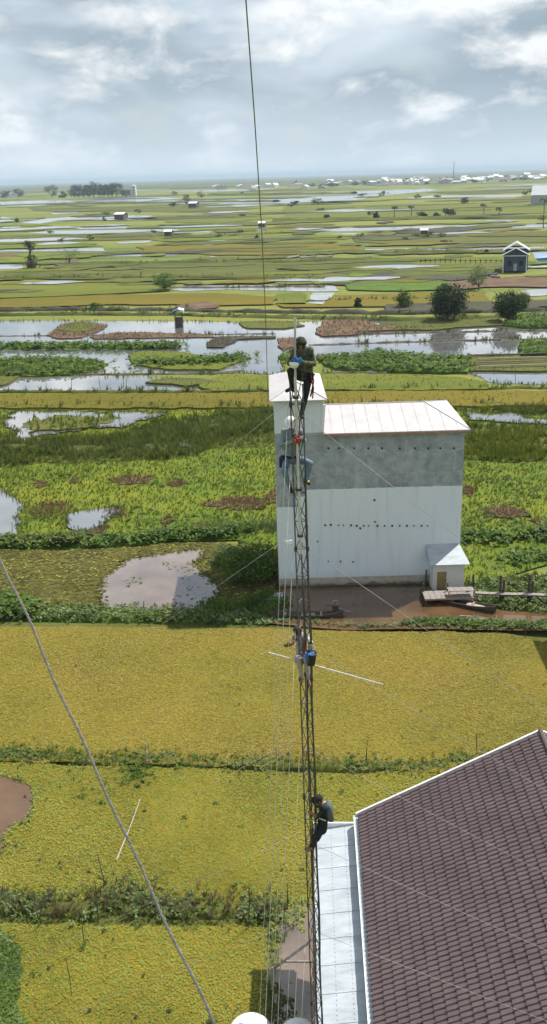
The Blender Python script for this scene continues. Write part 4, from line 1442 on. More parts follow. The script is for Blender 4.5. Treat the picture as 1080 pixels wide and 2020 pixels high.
for i, (a_, b2, lab) in enumerate([((918, 1239), (965, 1235), 'pale plank lying at the channel edge below the walkway'),
                                   ((905, 1230), (930, 1232), 'short pale board floating near the channel edge')]):
    p, q = G(*a_), G(*b2)
    o = MB().tube([p + Vector((0, 0, .62)), q + Vector((0, 0, .64))], .07, 6).build('plank', MATS['pale_wood'])
    tag(o, lab, 'plank')
sp = G(548, 1196)
o = MB().add([(-.9, -.1, 0), (.75, -.35, 0), (.75, .9, 0.15), (.1, .8, 0.12), (-.9, -.1, .05), (.75, -.35, .05), (.75, .9, 0.2), (.1, .8, 0.17)],
             [(3, 2, 1, 0), (4, 5, 6, 7), (0, 1, 5, 4), (1, 2, 6, 5), (2, 3, 7, 6), (3, 0, 4, 7)]).build('metal_sheet', MATS['galvanised'])
o.location = (sp.x - .3, sp.y, .62)
tag(o, 'pale metal sheet lying on the bank left of the building', 'sheet')

# ================================================================== NEAR HOUSE WITH TILED ROOF
EZ, AZ = 6.6, 6.0
eF, eN = G(708, 1606, EZ), G(740, 2020, EZ)
ridge = A(1068, 1443, eF.y - .33)
ex = eF.x
yF = eF.y
yN = 15.0
run = ridge.x - ex
rise = ridge.z - EZ
house = empty('tiled_house', (ex, yF, 0), 'house with dark brown tiled gable roof and pale metal lean-to beside the mast', 'house',
              rz=-math.atan2(eF.x - eN.x, eF.y - eN.y))
TH = math.atan2(rise, run)
SL = math.hypot(run, rise)


def tile_material():
    m, nt, b = newmat('roof_tile')
    L = nt.links.new
    oi = N(nt, 'ShaderNodeAttribute', attribute_name='tint')
    geo = N(nt, 'ShaderNodeNewGeometry')
    n = N(nt, 'ShaderNodeTexNoise', inp={'Scale': 0.9, 'Detail': 6.0, 'Roughness': 0.65})
    L(geo.outputs['Position'], n.inputs['Vector'])
    n2 = N(nt, 'ShaderNodeTexNoise', inp={'Scale': 3.2, 'Detail': 6.0, 'Roughness': 0.7})
    L(geo.outputs['Position'], n2.inputs['Vector'])
    mx = N(nt, 'ShaderNodeMix', data_type='FLOAT')
    mx.inputs[0].default_value = 0.5
    L(n.outputs['Fac'], mx.inputs[2]); L(n2.outputs['Fac'], mx.inputs[3])
    r = ramp(nt, [(0.3, (0.062, 0.041, 0.044)), (0.5, (0.096, 0.066, 0.070)), (0.66, (0.118, 0.083, 0.084)), (0.76, (0.16, 0.13, 0.115))])
    L(mx.outputs[0], r.inputs[0])
    L(r.outputs[0], b.inputs['Base Color'])
    b.inputs['Roughness'].default_value = 0.6
    b.inputs['Specular IOR Level'].default_value = 0.3
    return m


tile_material()
TW, TL = 0.215, 0.41
roof_h = MB()
ROT = Matrix.Rotation(-TH, 3, 'Y')      # +x goes up the slope


def slope_pt(s, yy, n_):
    """s metres up the slope, yy metres back from the far verge, n_ above the sheet; house-local"""
    return Vector((s * math.cos(TH) - n_ * math.sin(TH), -yy, rise * 0 + EZ + s * math.sin(TH) + n_ * math.cos(TH)))


LN = yF - yN
rv = [slope_pt(0, 0, -.06), slope_pt(SL, 0, -.06), slope_pt(SL, LN, -.06), slope_pt(0, LN, -.06)]
RX = 2 * run
rv2 = [Vector((RX - v.x, v.y, v.z)) for v in rv]
dn = Vector((0, 0, -.12))
roof_o = MB().add([*rv, *[v + dn for v in rv], *rv2, *[v + dn for v in rv2]],
                  [(0, 1, 2, 3), (7, 6, 5, 4), (0, 4, 5, 1), (2, 6, 7, 3), (0, 3, 7, 4),
                   (11, 10, 9, 8), (12, 13, 14, 15), (8, 9, 13, 12), (10, 11, 15, 14), (11, 8, 12, 15)]).build('roof', MATS['roof_tile'], house)
# one tile: two soft waves across, raised lower edge with a front lip
def tile_geom():
    nx = 7
    vv, ff = [], []
    for j, (s, h) in enumerate(((0.0, 0.0), (0.0, 0.055), (TL + 0.03, 0.004))):
        for i in range(nx):
            t = i / (nx - 1)
            w = (0.0, 0.006, 0.013, 0.02, 0.03, 0.028, -0.02)[i]
            curve = -0.05 * t + 0.02 * math.sin(math.pi * t)
            vv.append((s + (curve if j < 2 else 0), -t * TW, (h + w) if j else -0.02))
    for j in range(2):
        for i in range(nx - 1):
            ff.append((j * nx + i, j * nx + i + 1, (j + 1) * nx + i + 1, (j + 1) * nx + i))
    return vv, ff


tv, tf = tile_geom()
nC, nR = int(SL / TL), int(LN / TW)
tile_me = bpy.data.meshes.new('tile')
tile_me.from_pydata(tv, [], tf)
tile_me.materials.append(MATS['roof_tile'])
bm = bmesh.new(); bm.from_mesh(tile_me)
bmesh.ops.recalc_face_normals(bm, faces=bm.faces)
if sum(f.normal.z for f in bm.faces) < 0:
    bmesh.ops.reverse_faces(bm, faces=bm.faces)
bm.to_mesh(tile_me); bm.free()
cand, rest = [], []
INVC = CAMM.transposed()
for c in range(nC):
    for r in range(nR):
        p = slope_pt(c * TL + 0.01, r * TW + 0.02, 0.0)
        w = p + Vector((ex, yF, 0)) - Vector((0, 0, CAMH))
        q = INVC @ w
        u, v = 540 + FPX * q.x / -q.z, 1010 - FPX * q.y / -q.z
        (cand if (u < 1075 and v < 2015) else rest).append((-q.z, p))
cand.sort(key=lambda t: t[0])
rest += cand[300:]
tm = ROT.to_4x4()
for d_, p in cand[:300]:
    o = bpy.data.objects.new('tile', tile_me)
    COL.objects.link(o)
    o.parent = roof_o
    o.matrix_local = Matrix.Translation(p + Vector((0, 0, random.uniform(0, .006)))) @ tm @ Matrix.Rotation(random.uniform(-.03, .03), 4, 'Z')
mb = MB()
RT3 = ROT
for d_, p in rest:
    jz = random.uniform(0, .009)
    jm = RT3 @ Matrix.Rotation(random.uniform(-.03, .03), 3, 'Z')
    mb.add([jm @ Vector(v) + p + Vector((0, 0, jz)) for v in tv], tf)
o = mb.build('tile_field', MATS['roof_tile'], roof_o)
tag(o, kind='stuff')
mb = MB()
for c in range(nC):
    for r in range(nR):
        p = slope_pt(c * TL + 0.01, r * TW + 0.02, 0.0)
        mb.add([(lambda w_: Vector((RX - w_.x, w_.y, w_.z)))(ROT @ Vector(v) + p) for v in tv], tf)
o = mb.build('tile_field', MATS['roof_tile'], roof_o)
tag(o, kind='stuff')
# white verge board along the far gable, ridge cap, gutter
vb = MB()
q0, q1 = slope_pt(-.12, -0.06, .03), slope_pt(SL, -0.06, .03)
vb.add([q0, q1, q1 + Vector((0, .1, 0)), q0 + Vector((0, .1, 0)), q0 + Vector((0, 0, -.3)), q1 + Vector((0, 0, -.3)), q1 + Vector((0, .1, -.3)), q0 + Vector((0, .1, -.3))],
       [(0, 1, 2, 3), (7, 6, 5, 4), (0, 4, 5, 1), (1, 5, 6, 2), (2, 6, 7, 3), (3, 7, 4, 0)])
vb.build('verge_board', MATS['white_metal'], roof_o)
q0b, q1b = (Vector((RX - q.x, q.y, q.z)) for q in (q0, q1))
vb = MB()
vb.add([q0b, q1b, q1b + Vector((0, .1, 0)), q0b + Vector((0, .1, 0)), q0b + Vector((0, 0, -.3)), q1b + Vector((0, 0, -.3)), q1b + Vector((0, .1, -.3)), q0b + Vector((0, .1, -.3))],
       [(3, 2, 1, 0), (4, 5, 6, 7), (1, 5, 4, 0), (2, 6, 5, 1), (3, 7, 6, 2), (0, 4, 7, 3)])
vb.build('verge_board', MATS['white_metal'], roof_o)
MB().tube([slope_pt(SL, -.05, .02), slope_pt(SL, LN, .02)], .11, 8).build('ridge_cap', MATS['roof_tile'], roof_o)
# walls
MB().box6(0.35, RX - .35, -LN + .3, -.55, 0.2, EZ - .05).build('wall', MATS['house_wall'], house)
MB().add([(0.35, -.56, EZ - .05), (RX - .35, -.56, EZ - .05), (run, -.56, EZ + rise - .35), (0.35, -.75, EZ - .05), (RX - .35, -.75, EZ - .05), (run, -.75, EZ + rise - .35)],
         [(0, 1, 2), (5, 4, 3), (0, 3, 4, 1), (1, 4, 5, 2), (2, 5, 3, 0)]).build('gable_wall', MATS['house_wall'], house)
# lean-to of pale metal sheets
aF, aN = G(620, 1634, AZ - .25), G(633, 2020, AZ - .25)
ax0 = aF.x - ex
ax1 = -0.20
ayF = G(660, 1628, AZ).y - yF
awn = MB().box6(ax0 + .15, ax1, ayF - 9.6, ayF - .1, AZ - .5, AZ - .40).build('lean_to', MATS['galvanised'], house)
sh_w = 0.62
y = ayF
k = 0
SCREWS = MB()
while y > ayF - 10.2:
    y2 = y - sh_w
    z0, z1 = AZ - .25, AZ - .02
    up = 0.016 * (k % 2)
    MB().add([(ax0, y + .02, z0 + up), (ax1, y + .02, z1 + up), (ax1, y2 - .02, z1 + up), (ax0, y2 - .02, z0 + up),
              (ax0, y + .02, z0 + up - .014), (ax1, y + .02, z1 + up - .014), (ax1, y2 - .02, z1 + up - .014), (ax0, y2 - .02, z0 + up - .014)],
             [(3, 2, 1, 0), (4, 5, 6, 7), (0, 1, 5, 4), (1, 2, 6, 5), (2, 3, 7, 6), (3, 0, 4, 7)]).build('sheet', MATS['galvanised'], awn)
    mb = SCREWS
    for fx in (0.04, 0.42, 0.76):
        for j in range(3):
            xx = ax0 + (ax1 - ax0) * fx
            zz = z0 + (z1 - z0) * fx + up
            mb.box((xx, y - sh_w * (j + .5) / 3, zz + .010), (.026, .026, .018))
    y = y2
    k += 1
tag(SCREWS.build('screws', MATS['screw_grey'], awn), kind='stuff')
MB().box6(ax0 - .03, ax1, ayF + .02, ayF + .10, AZ - .30, AZ + .06).build('edge_flashing', MATS['white_metal'], awn)
MB().box6(ax0 - .09, ax0 - .03, ayF - 10.2, ayF + .1, AZ - .42, AZ - .26).build('gutter', MATS['maroon_cloth'], awn)
MB().box6(-.19, -.02, -LN, .06, EZ - .24, EZ - .14).build('gutter', MATS['galvanised'], roof_o)
MB().box6(-.215, -.19, -LN, .06, EZ - .24, EZ - .10).build('gutter_lip', MATS['white_metal'], roof_o)
for yy in (ayF - .4, ayF - 3.4, ayF - 6.4, ayF - 9.4):
    post(awn, ax0 + .25, yy, -0.3, AZ - .42, 0.08, 'old_wood')
MB().box6(ax0 - 1.35, ax0 + .2, -1.95, -1.87, .35, .62).build('low_sill', MATS['grey_wood'], house)

# water tanks at the bottom of the picture
def tank(px, py, dia, h, label):
    p = G(px, py, h)
    root = empty('water_tank', (p.x, p.y, 0), label, 'tank', 'white water tanks')
    r = dia / 2
    MB().lathe([(r * .96, 0.0), (r, .08), (r, h * .3), (r * 1.01, h * .32), (r, h * .34), (r, h * .66), (r * 1.01, h * .68), (r, h * .7),
                (r, h - .30), (r * .97, h - .20), (r * .88, h - .1), (r * .7, h - .03), (r * .34, h), (0.02, h)], seg=36).build('body', MATS['tank_white'], root, True)
    MB().lathe([(r * .36, h - .02), (r * .36, h + .06), (r * .30, h + .09), (r * .02, h + .10)], seg=24).build('lid', MATS['tank_white'], root, True)
    MB().box((-r * .42, r * .1, h - .01), (.18, .1, .05)).build('inlet', MATS['tank_blue'], root)
    MB().tube([(r + .06, 0, 0), (r + .06, 0, h - .25), (r * .7, 0, h)], .03, 6).build('pipe', MATS['white_metal'], root)


tank(494, 2024, 1.62, 2.3, 'white plastic water tank with blue inlet, the left one of two')
tank(588, 2031, 1.45, 2.2, 'white plastic water tank beside the lean-to, the right one of two')
# neighbouring house just outside the picture: its shadow falls across the right edge of the yellow bed
hs = 7.0
s0 = G(1043, 1283) + Vector((0.525 * hs, 0.475 * hs, 0))
s1 = G(1090, 1270) + Vector((0.525 * hs, 0.475 * hs, 0))
s2 = G(1082, 1370) + Vector((0.525 * hs, 0.475 * hs, 0))
d1 = (s2 - s0).normalized()
d0 = Vector((-d1.y, d1.x, 0))
if d0.x < 0:
    d0 = -d0
nb = empty('stilt_house', (s0.x, s0.y, 0), 'grey house at the right edge whose shadow crosses the yellow bed', 'house', rz=math.atan2(d0.y, d0.x))
mb = MB().box6(.3, 7.7, -6.2, -.3, .6, hs - .8)
mb.build('wall', MATS['far_wall_grey'], nb)
hip_roof('roof', 0, 8, -6.5, 0, hs, 1.3, ((3.2, -3.25), (4.8, -3.25)), MATS['far_roof_grey'], nb)

# ================================================================== TREES, BUSHES, PALMS
def leaf_cloud(center, rad, nclump, per, size, flat=0.0, cl=0.34):
    """leaf quads gathered in clumps through an uneven crown"""
    c = np.array(center, float)
    r = np.array(rad, float)
    u = RNG.normal(size=(nclump, 3))
    u /= np.linalg.norm(u, axis=1)[:, None]
    d = (0.35 + 0.65 * RNG.random(nclump) ** 0.5) * (0.82 + 0.3 * RNG.random(nclump))
    cc = u * d[:, None]
    cc[:, 2] = np.where(cc[:, 2] < -0.45, -0.45 + 0.25 * cc[:, 2], cc[:, 2])
    P = (cc[:, None, :] + RNG.normal(size=(nclump, per, 3)) * cl * np.array([1, 1, .7])[None, None, :] * 0.6).reshape(-1, 3)
    tone = np.repeat(RNG.random(nclump), per)
    P = c + P * r
    Q, T = place([t_leaf()], P, size, full=True)
    T = np.clip(tone * 0.75 + 0.25 * RNG.random(len(P)), 0, 1)
    return Q, T


def tree(p, h, w, label, leaf='tree_leaf', clumps=60, per=60, size=(0.3, 0.6), trunk_h=0.3, group=None, cat='tree', name='tree', depth=None):
    root = empty(name, (p.x, p.y, p.z), label, cat, group)
    th = h * trunk_h
    r0 = max(0.06, w * 0.03)
    lean = random.uniform(-.04, .04) * h
    top = Vector((lean, 0, h * .75))
    mb = MB()
    mb.tube([(0, 0, -.2), (lean * .3, 0, th), (lean * .7, 0, h * .5), top], [r0, r0 * .8, r0 * .55, r0 * .2], 7)
    for k in range(6):
        a = k * 1.05 + random.uniform(-.3, .3)
        s = random.uniform(.25, .42) * w
        z0 = th * random.uniform(.7, 1.4)
        mb.tube([(lean * .3, 0, z0), (lean * .3 + s * .55 * math.cos(a), s * .55 * math.sin(a), z0 + .18 * h),
                 (s * math.cos(a), s * math.sin(a), z0 + .36 * h)], [r0 * .5, r0 * .35, r0 * .12], 5)
    mb.build('trunk', MATS['bark'], root)
    ch = h - th * .75
    Q, T = leaf_cloud((lean * .5, 0, th * .75 + ch * .5), (w / 2, (depth or w) / 2, ch / 2), clumps, per, size)
    link('crown', quads_mesh('crown', Q, T), MATS[leaf], root)
    return root


def palm(p, h, label, group=None, fr=2.2, dead=False, name='palm_tree'):
    root = empty(name, (p.x, p.y, p.z), label, 'palm', group)
    lx = random.uniform(-.1, .1) * h
    MB().tube([(0, 0, -.2), (lx * .4, 0, h * .5), (lx, 0, h)], [.3, .22, .18], 7).build('trunk', MATS['bark'], root)
    Q = []
    n = 15
    for k in range(n):
        a = 2 * math.pi * k / n + random.uniform(-.2, .2)
        up = random.uniform(-.1, .9)
        pts = []
        for i in range(6):
            t = i / 5
            rr = fr * t * (1 - .15 * t)
            z = h + up * fr * t - (0.75 + .35 * up) * fr * t * t
            pts.append(Vector((lx + rr * math.cos(a), rr * math.sin(a), z)))
        sd = Vector((-math.sin(a), math.cos(a), 0))
        for i in range(5):
            w0 = .34 * fr * (math.sin(math.pi * (i + .3) / 5.6)) * .6
            w1 = .34 * fr * (math.sin(math.pi * (i + 1.3) / 5.6)) * .6
            for s in (-1, 1):
                Q.append([pts[i], pts[i + 1], pts[i + 1] + sd * s * w1 + Vector((0, 0, -w1 * .5)), pts[i] + sd * s * w0 + Vector((0, 0, -w0 * .5))])
    Q = np.array([[tuple(v) for v in q] for q in Q])
    link('crown', quads_mesh('crown', Q, RNG.random(len(Q))), MATS['dark_leaf' if not dead else 'dry_leaf'], root)
    return root


tree(G(882, 633), 8.0, 7.4, 'large round dark tree beside the flooded field', clumps=90, per=90, trunk_h=0.12)
tree(G(1000, 635), 6.6, 5.8, 'dark spreading tree at the right edge of the flooded field', clumps=70, per=80, trunk_h=0.14)
tree(G(1030, 612), 4.0, 4.0, 'small grey-green bush close behind the right-hand dark tree', leaf='dark_leaf', clumps=30, per=40, cat='bush', name='bush', trunk_h=.12)
tree(G(800, 608), 4.0, 4.2, 'grey-green bush in the ochre field left of the large tree', leaf='dark_leaf', clumps=30, per=50, cat='bush', name='bush', trunk_h=.12)
tree(G(706, 610), 2.6, 1.9, 'small upright green bush on the bank between two ochre fields', leaf='tree_leaf', clumps=20, per=30, cat='bush', name='bush', trunk_h=.15)
tree(G(325, 573), 5.0, 6.4, 'rounded green bush at the left end of the narrow far pond', leaf='green_leaf', clumps=40, per=50, cat='bush', name='bush', trunk_h=.12)
tree(G(190, 612), 1.8, 3.6, 'low green bush on the grey bank', leaf='green_leaf', clumps=20, per=30, cat='bush', name='bush', trunk_h=.12)
tree(G(945, 572), 6.5, 6.0, 'tall pale reedy shrub near the dark blue house', leaf='pale_green_leaf', clumps=36, per=40, cat='bush', name='bush', trunk_h=.12)
tree(G(138, 522), 7.5, 8.0, 'wispy pale bush growing out of red weeds', leaf='pale_green_leaf', clumps=26, per=24, cat='bush', name='bush', trunk_h=.15)
# leafy bush in the building's shadow
tree(G(496, 1150), 3.2, 4.4, 'leafy dark green bush in the shade left of the building', leaf='green_leaf', clumps=60, per=80, size=(.16, .34), trunk_h=.1, cat='bush', name='bush')
tree(G(452, 1118), 1.8, 2.6, 'bright green leafy bush above the open pond', leaf='pale_green_leaf', clumps=40, per=70, size=(.14, .3), trunk_h=.1, cat='bush', name='bush')
tree(G(520, 1205), 1.3, 3.4, 'low dark weeds at the channel corner left of the building', leaf='green_leaf', clumps=40, per=60, size=(.14, .28), trunk_h=.1, cat='bush', name='bush')
tree(G(440, 1212), 0.9, 3.6, 'low shaded weeds between the open pond and the yellow bed', leaf='green_leaf', clumps=40, per=60, size=(.14, .28), trunk_h=.1, cat='bush', name='bush')

# ragged palm at the left
pt = empty('ragged_palm', tuple(G(64, 531)), 'ragged dead palm with drooping fronds standing by a pond', 'palm')
MB().tube([(0, 0, -.2), (-.3, 0, 5), (.1, 0, 10.5)], [.45, .38, .3], 8).build('trunk', MATS['bark'], pt)
for k, (zz, rr, nn) in enumerate(((9.6, 1.5, 160), (8.2, 1.3, 100), (4.0, 2.2, 160), (2.0, 2.4, 160), (.8, 2.0, 120))):
    P = np.c_[RNG.normal(size=(nn, 2)) * rr * .5 + (random.uniform(-.5, .5), 0), zz + RNG.normal(size=nn) * .55]
    Q, T = place([t_leaf()], P, (.6, 1.3), full=True)
    link('fronds', quads_mesh('fronds', Q, T), MATS['dark_leaf' if k % 2 == 0 else 'dry_leaf'], pt)

for px, py, h, lab in ((778, 432, 9, 'leftmost of the full-crowned palms on the far bank'), (812, 432, 9, 'palm just right of the leftmost full-crowned palm on the far bank'),
                       (955, 424, 8, 'thin palm on the far bank left of the pale thicket'), (985, 428, 6.5, 'short palm at the pale thicket on the far bank'),
                       (880, 428, 6, 'short palm between two dark bushes on the far bank'), (1072, 450, 16, 'tall thin palm at the right edge beside the long channel')):
    palm(G(px, py), h, lab, 'palms on the far bank', fr=3.4)
for px, py, h, w, lab in ((834, 428, 3.5, 6, 'low dark bush right of the two full-crowned palms'), (888, 430, 6.5, 7, 'round dark bush beside the short palm'),
                          (862, 430, 4, 5, 'small dark bush between the palms on the far bank'), (742, 432, 5, 4, 'narrow bush left of the full-crowned palms'),
                          (644, 434, 4.5, 4, 'lone small bush on the far bank near the middle'), (1057, 395, 14, 9, 'tall grey-green tree left of the pale roofed barn'),
                          (917, 402, 6, 9, 'far bush in the green field left of the barn'), (628, 404, 7, 14, 'far dark thicket by the wide pale water'),
                          (583, 404, 5, 10, 'far bush at the left end of the wide pale water'), (398, 392, 13, 14, 'far dark tree on the bank of the long water'),
                          (369, 407, 14, 11, 'far dark tree beside the small pale roof'), (343, 408, 6, 12, 'low far bush left of the dark tree'),
                          (345, 385, 8, 16, 'low far bush near the long water')):
    tree(G(px, py), h, w, lab, 'tree_leaf', clumps=16, per=26, size=(.8, 1.7), cat='bush' if h < 7 else 'tree', name='far_bush' if h < 7 else 'far_tree', trunk_h=.15)
# far wood on the left and single trees near the horizon
for i, px in enumerate((148, 156, 166, 176, 186, 196, 206, 214, 222, 230)):
    tree(G(px, 390.5 - (px - 150) * .02), random.uniform(24, 30), 26, 'dark tree in the far row left of the white tower', 'tree_leaf', clumps=22, per=24, size=(2, 4),
         group='far row of trees', name='far_tree', trunk_h=.12)
for px, py, h, w, lab in ((104, 390, 26, 26, 'single far tree left of the dark row'), (38, 390, 24, 24, 'far tree near the left edge by a pale roof'), (12, 391, 16, 22, 'far tree at the very left edge'),
                          (124, 391, 12, 18, 'small far tree between the single tree and the dark row'), (250, 389, 16, 22, 'far tree just left of the white tower')):
    tree(G(px, py), h, w, lab, 'tree_leaf', clumps=18, per=22, size=(2, 4), name='far_tree', trunk_h=.12)
# scattered scrub out on the plain
for k in range(34):
    px, py = random.uniform(0, 1080), random.choice((random.uniform(376, 392), random.uniform(404, 440), random.uniform(455, 478)))
    p = G(px, py)
    s = p.y / 700
    tree(p, random.uniform(1.5, 3.5) * max(s, .8), random.uniform(3, 7) * max(s, .8), 'small scrubby bush scattered over the far plain', 'dark_leaf', clumps=9, per=14, size=(.7 * max(s, .7), 1.5 * max(s, .7)),
         group='scrub on the far plain', cat='bush', name='scrub_bush', trunk_h=.12)

# ================================================================== FAR BUILDINGS
def gable(mb_wall, w, d, h, rise, over=.4):
    wall = MB().box6(-w / 2, w / 2, -d / 2, d / 2, 0, h)
    wall.add([(-w / 2, -d / 2, h), (w / 2, -d / 2, h), (0, -d / 2, h + rise), (-w / 2, d / 2, h), (w / 2, d / 2, h), (0, d / 2, h + rise)],
             [(0, 1, 2), (5, 4, 3), (0, 2, 5, 3), (1, 4, 5, 2)])
    return wall


def gable_roof(w, d, h, rise, over=.4, th=.12):
    W = w / 2 + over
    D = d / 2 + over
    hz = h - rise * over / (w / 2)
    v = [(-W, -D, hz), (0, -D, h + rise), (W, -D, hz), (-W, D, hz), (0, D, h + rise), (W, D, hz)]
    v = [(a, b, c + .06) for a, b, c in v]
    v2 = [(a, b, c + th) for a, b, c in v]
    f = [(0, 3, 4, 1), (1, 4, 5, 2)]
    return MB().add(v + v2, [(0, 1, 4, 3), (1, 2, 5, 4), (6, 9, 10, 7), (7, 10, 11, 8), (0, 6, 7, 1), (1, 7, 8, 2), (3, 4, 10, 9), (4, 5, 11, 10), (0, 3, 9, 6), (2, 8, 11, 5)])


def small_house(p, w, d, h, rise, rz, wall, roofm, label, group=None, name='far_house', cat='house', stilt=0.0, openings=False):
    root = empty(name, (p.x, p.y, p.z), label, cat, group, rz)
    ww = gable(None, w, d, h, rise)
    o = ww.build('wall', MATS[wall], root)
    o.location.z = stilt
    r = gable_roof(w, d, h, rise).build('roof', MATS[roofm], root)
    r.location.z = stilt
    if stilt:
        for sx in (-1, 1):
            for sy in (-1, 1):
                MB().tube([(sx * w * .42, sy * d * .42, -.3), (sx * w * .42, sy * d * .42, stilt + .05)], .1, 6).build('post', MATS['old_wood'], root)
    if openings:
        for k in (-.25, .25):
            f = MB().box((k * w, -d / 2 - .02, stilt + h * .55), (w * .16, .06, h * .3)).build('window', MATS['dark_inside'], root)
        MB().box((0, -d / 2 - .02, stilt + h * .36), (w * .14, .06, h * .7)).build('door', MATS['door_brown'], root)
    return root


# dark blue gabled house
hp = G(1016, 538)
bh = empty('gabled_house', (hp.x, hp.y, 0), 'dark blue two-gabled house with pale grey roofs and white corner posts', 'house', rz=math.radians(-14))
w, d, h = 7.6, 6.0, 5.6
MB().box6(-w / 2, w / 2, 0, d, .5, h).build('wall', MATS['blue_wall'], bh)
MB().add([(-w / 2, .1, h), (w / 2, .1, h), (0, .1, h + 2.0), (-w / 2, .3, h), (w / 2, .3, h), (0, .3, h + 2.0)], [(0, 1, 2), (5, 4, 3), (0, 2, 5, 3), (1, 4, 5, 2), (0, 3, 4, 1)]).build('gable_wall', MATS['blue_wall'], bh)
r = gable_roof(w, 3.4, h, 2.0, .6, .18).build('roof', MATS['far_roof_grey'], bh); r.location = (0, 1.2, .05)
MB().box6(-w / 2 - .5, w / 2 + .5, -.62, -.5, h - .35, h - .08).build('eave_board', MATS['far_roof_pale'], bh)
MB().box6(-w / 2 + .3, w / 2 + .2, 3.2, 12, .5, h + 1.2).build('rear_wall', MATS['blue_wall'], bh)
r = gable_roof(w, 9.0, h + 1.2, 2.2, .5, .18).build('rear_roof', MATS['far_roof_grey'], bh); r.location = (.2, 7.7, .05)
for x in (-w / 2, w / 2 - .3):
    MB().tube([(x, -.4, -.2), (x, -.4, h - .1)], .16, 6).build('corner_post', MATS['far_roof_pale'], bh)
for x in (-1.8, 1.8):
    MB().box6(x - .6, x + .6, -.04, -.003, 2.2, 3.8).build('window', MATS['dark_inside'], bh)
MB().box6(-.5, .5, -.04, -.003, .5, 2.9).build('door', MATS['far_wall_grey'], bh)
tp = G(1068, 516)
o = MB().add([(-2.2, 0, 0), (6, .5, .3), (6.2, 2.6, 1.6), (-2.6, 2.2, 1.9), (-1.2, -.4, -.9), (6, 0, -.9)], [(0, 1, 2, 3), (4, 5, 1, 0), (0, 3, 4), (1, 5, 2), (3, 2, 5, 4)]).build('tarpaulin', MATS['blue_tarp'])
o.location = (tp.x, tp.y, 1.2)
tag(o, 'bright blue tarpaulin over a stack right of the dark blue house', 'tarpaulin')
# fence of short posts left of it
fe = empty('post_fence', tuple(G(830, 520)), 'row of short dark posts with a rail left of the blue house', 'fence')
f0, f1 = G(830, 521), G(990, 522)
for k in range(17):
    q = f0.lerp(f1, k / 16) - f0
    MB().tube([(q.x, q.y, -.2), (q.x, q.y, 1.7 + random.uniform(-.2, .2))], .16, 6).build('post', MATS['old_wood'], fe)
MB().tube([Vector((0, 0, 1.2)), f1 - f0 + Vector((0, 0, 1.2))], .09, 5).build('rail', MATS['old_wood'], fe)
# barn at the right edge
small_house(G(1074, 404), 26, 22, 9, 8, math.radians(70), 'far_wall_grey', 'far_roof_grey', 'large barn with pale bluish roof at the right edge', name='barn', cat='barn')
# stilt hut with a tarpaulin roof in the flooded field
sh = G(354, 646)
hut = empty('stilt_hut', (sh.x, sh.y, 0), 'ramshackle hut on poles with blue and white tarpaulin roof in the flooded field', 'hut')
MB().box6(-.75, .75, -.7, .7, 0, 2.2).build('wall', MATS['old_wood'], hut)
MB().box6(-.9, .9, -.9, .9, 2.2, 2.32).build('floor', MATS['old_wood'], hut)
for sx in (-.8, .8):
    for sy in (-.8, .8):
        MB().tube([(sx * 1.1, sy, -.4), (sx, sy, 4.0)], .07, 6).build('pole', MATS['old_wood'], hut)
MB().add([(-1.2, -1, 3.7), (.1, -1, 4.25), (.1, 1, 4.35), (-1.2, 1, 3.8), (-1.2, -1, 3.62), (.1, -1, 4.17), (.1, 1, 4.27), (-1.2, 1, 3.72)],
         [(0, 1, 2, 3), (7, 6, 5, 4), (0, 4, 5, 1), (1, 5, 6, 2), (2, 6, 7, 3), (3, 7, 4, 0)]).build('blue_tarpaulin', MATS['blue_tarp'], hut)
MB().add([(0, -1.1, 4.3), (1.3, -1.1, 4.0), (1.3, 1.1, 4.1), (0, 1.1, 4.4), (0, -1.1, 4.2), (1.3, -1.1, 3.2), (1.3, 1.1, 4.0), (0, 1.1, 4.3)],
         [(0, 1, 2, 3), (7, 6, 5, 4), (0, 4, 5, 1), (1, 5, 6, 2), (2, 6, 7, 3), (3, 7, 4, 0)]).build('white_tarpaulin', MATS['far_roof_pale'], hut)
# field huts
for px, py, w, d, h, st, rf, lab in (
        (334, 471, 4.6, 4, 2.4, 1.6, 'far_roof_pale', 'small field hut on stilts with pale roof left of the centre'),
        (518, 452, 5.6, 4, 2.6, 1.2, 'far_roof_pale', 'small white-roofed hut beside the hanging wire'),
        (837, 468, 3.6, 3.4, 2.2, 1.4, 'far_roof_pale', 'tiny stilt hut with pale gable in the green field'),
        (383, 411, 15, 9, 4.5, 1.0, 'far_roof_pale', 'long low shed with pale roof beside the far dark tree'),
        (240, 434, 13, 8, 4.0, .8, 'far_roof_pale', 'pale shed at the edge of the far pond on the left')):
    small_house(G(px, py), w, d, h, h * .35, math.radians(80), 'old_wood', rf, lab, name='field_hut', cat='hut', stilt=st)
# white tower block by the far wood
wt = G(262, 386.5)
tb = empty('white_tower_block', (wt.x, wt.y, 0), 'white tower-like bird house right of the far row of trees', 'building')
MB().box6(-9, 0, -8, 8, 0, 13).build('wall', MATS['far_wall_white'], tb)
MB().box6(0.05, 8, -8, 8, 0, 20).build('tall_wall', MATS['far_wall_white'], tb)
hip_roof('roof', -.2, 8.2, -8.5, 8.5, 20.1, 2.5, ((3, 0), (5, 0)), MATS['far_roof_grey'], tb)
for zz in (5, 10, 15):
    MB().box6(3, 5, -8.2, -8.02, zz, zz + 2.5).build('window', MATS['dark_inside'], tb)
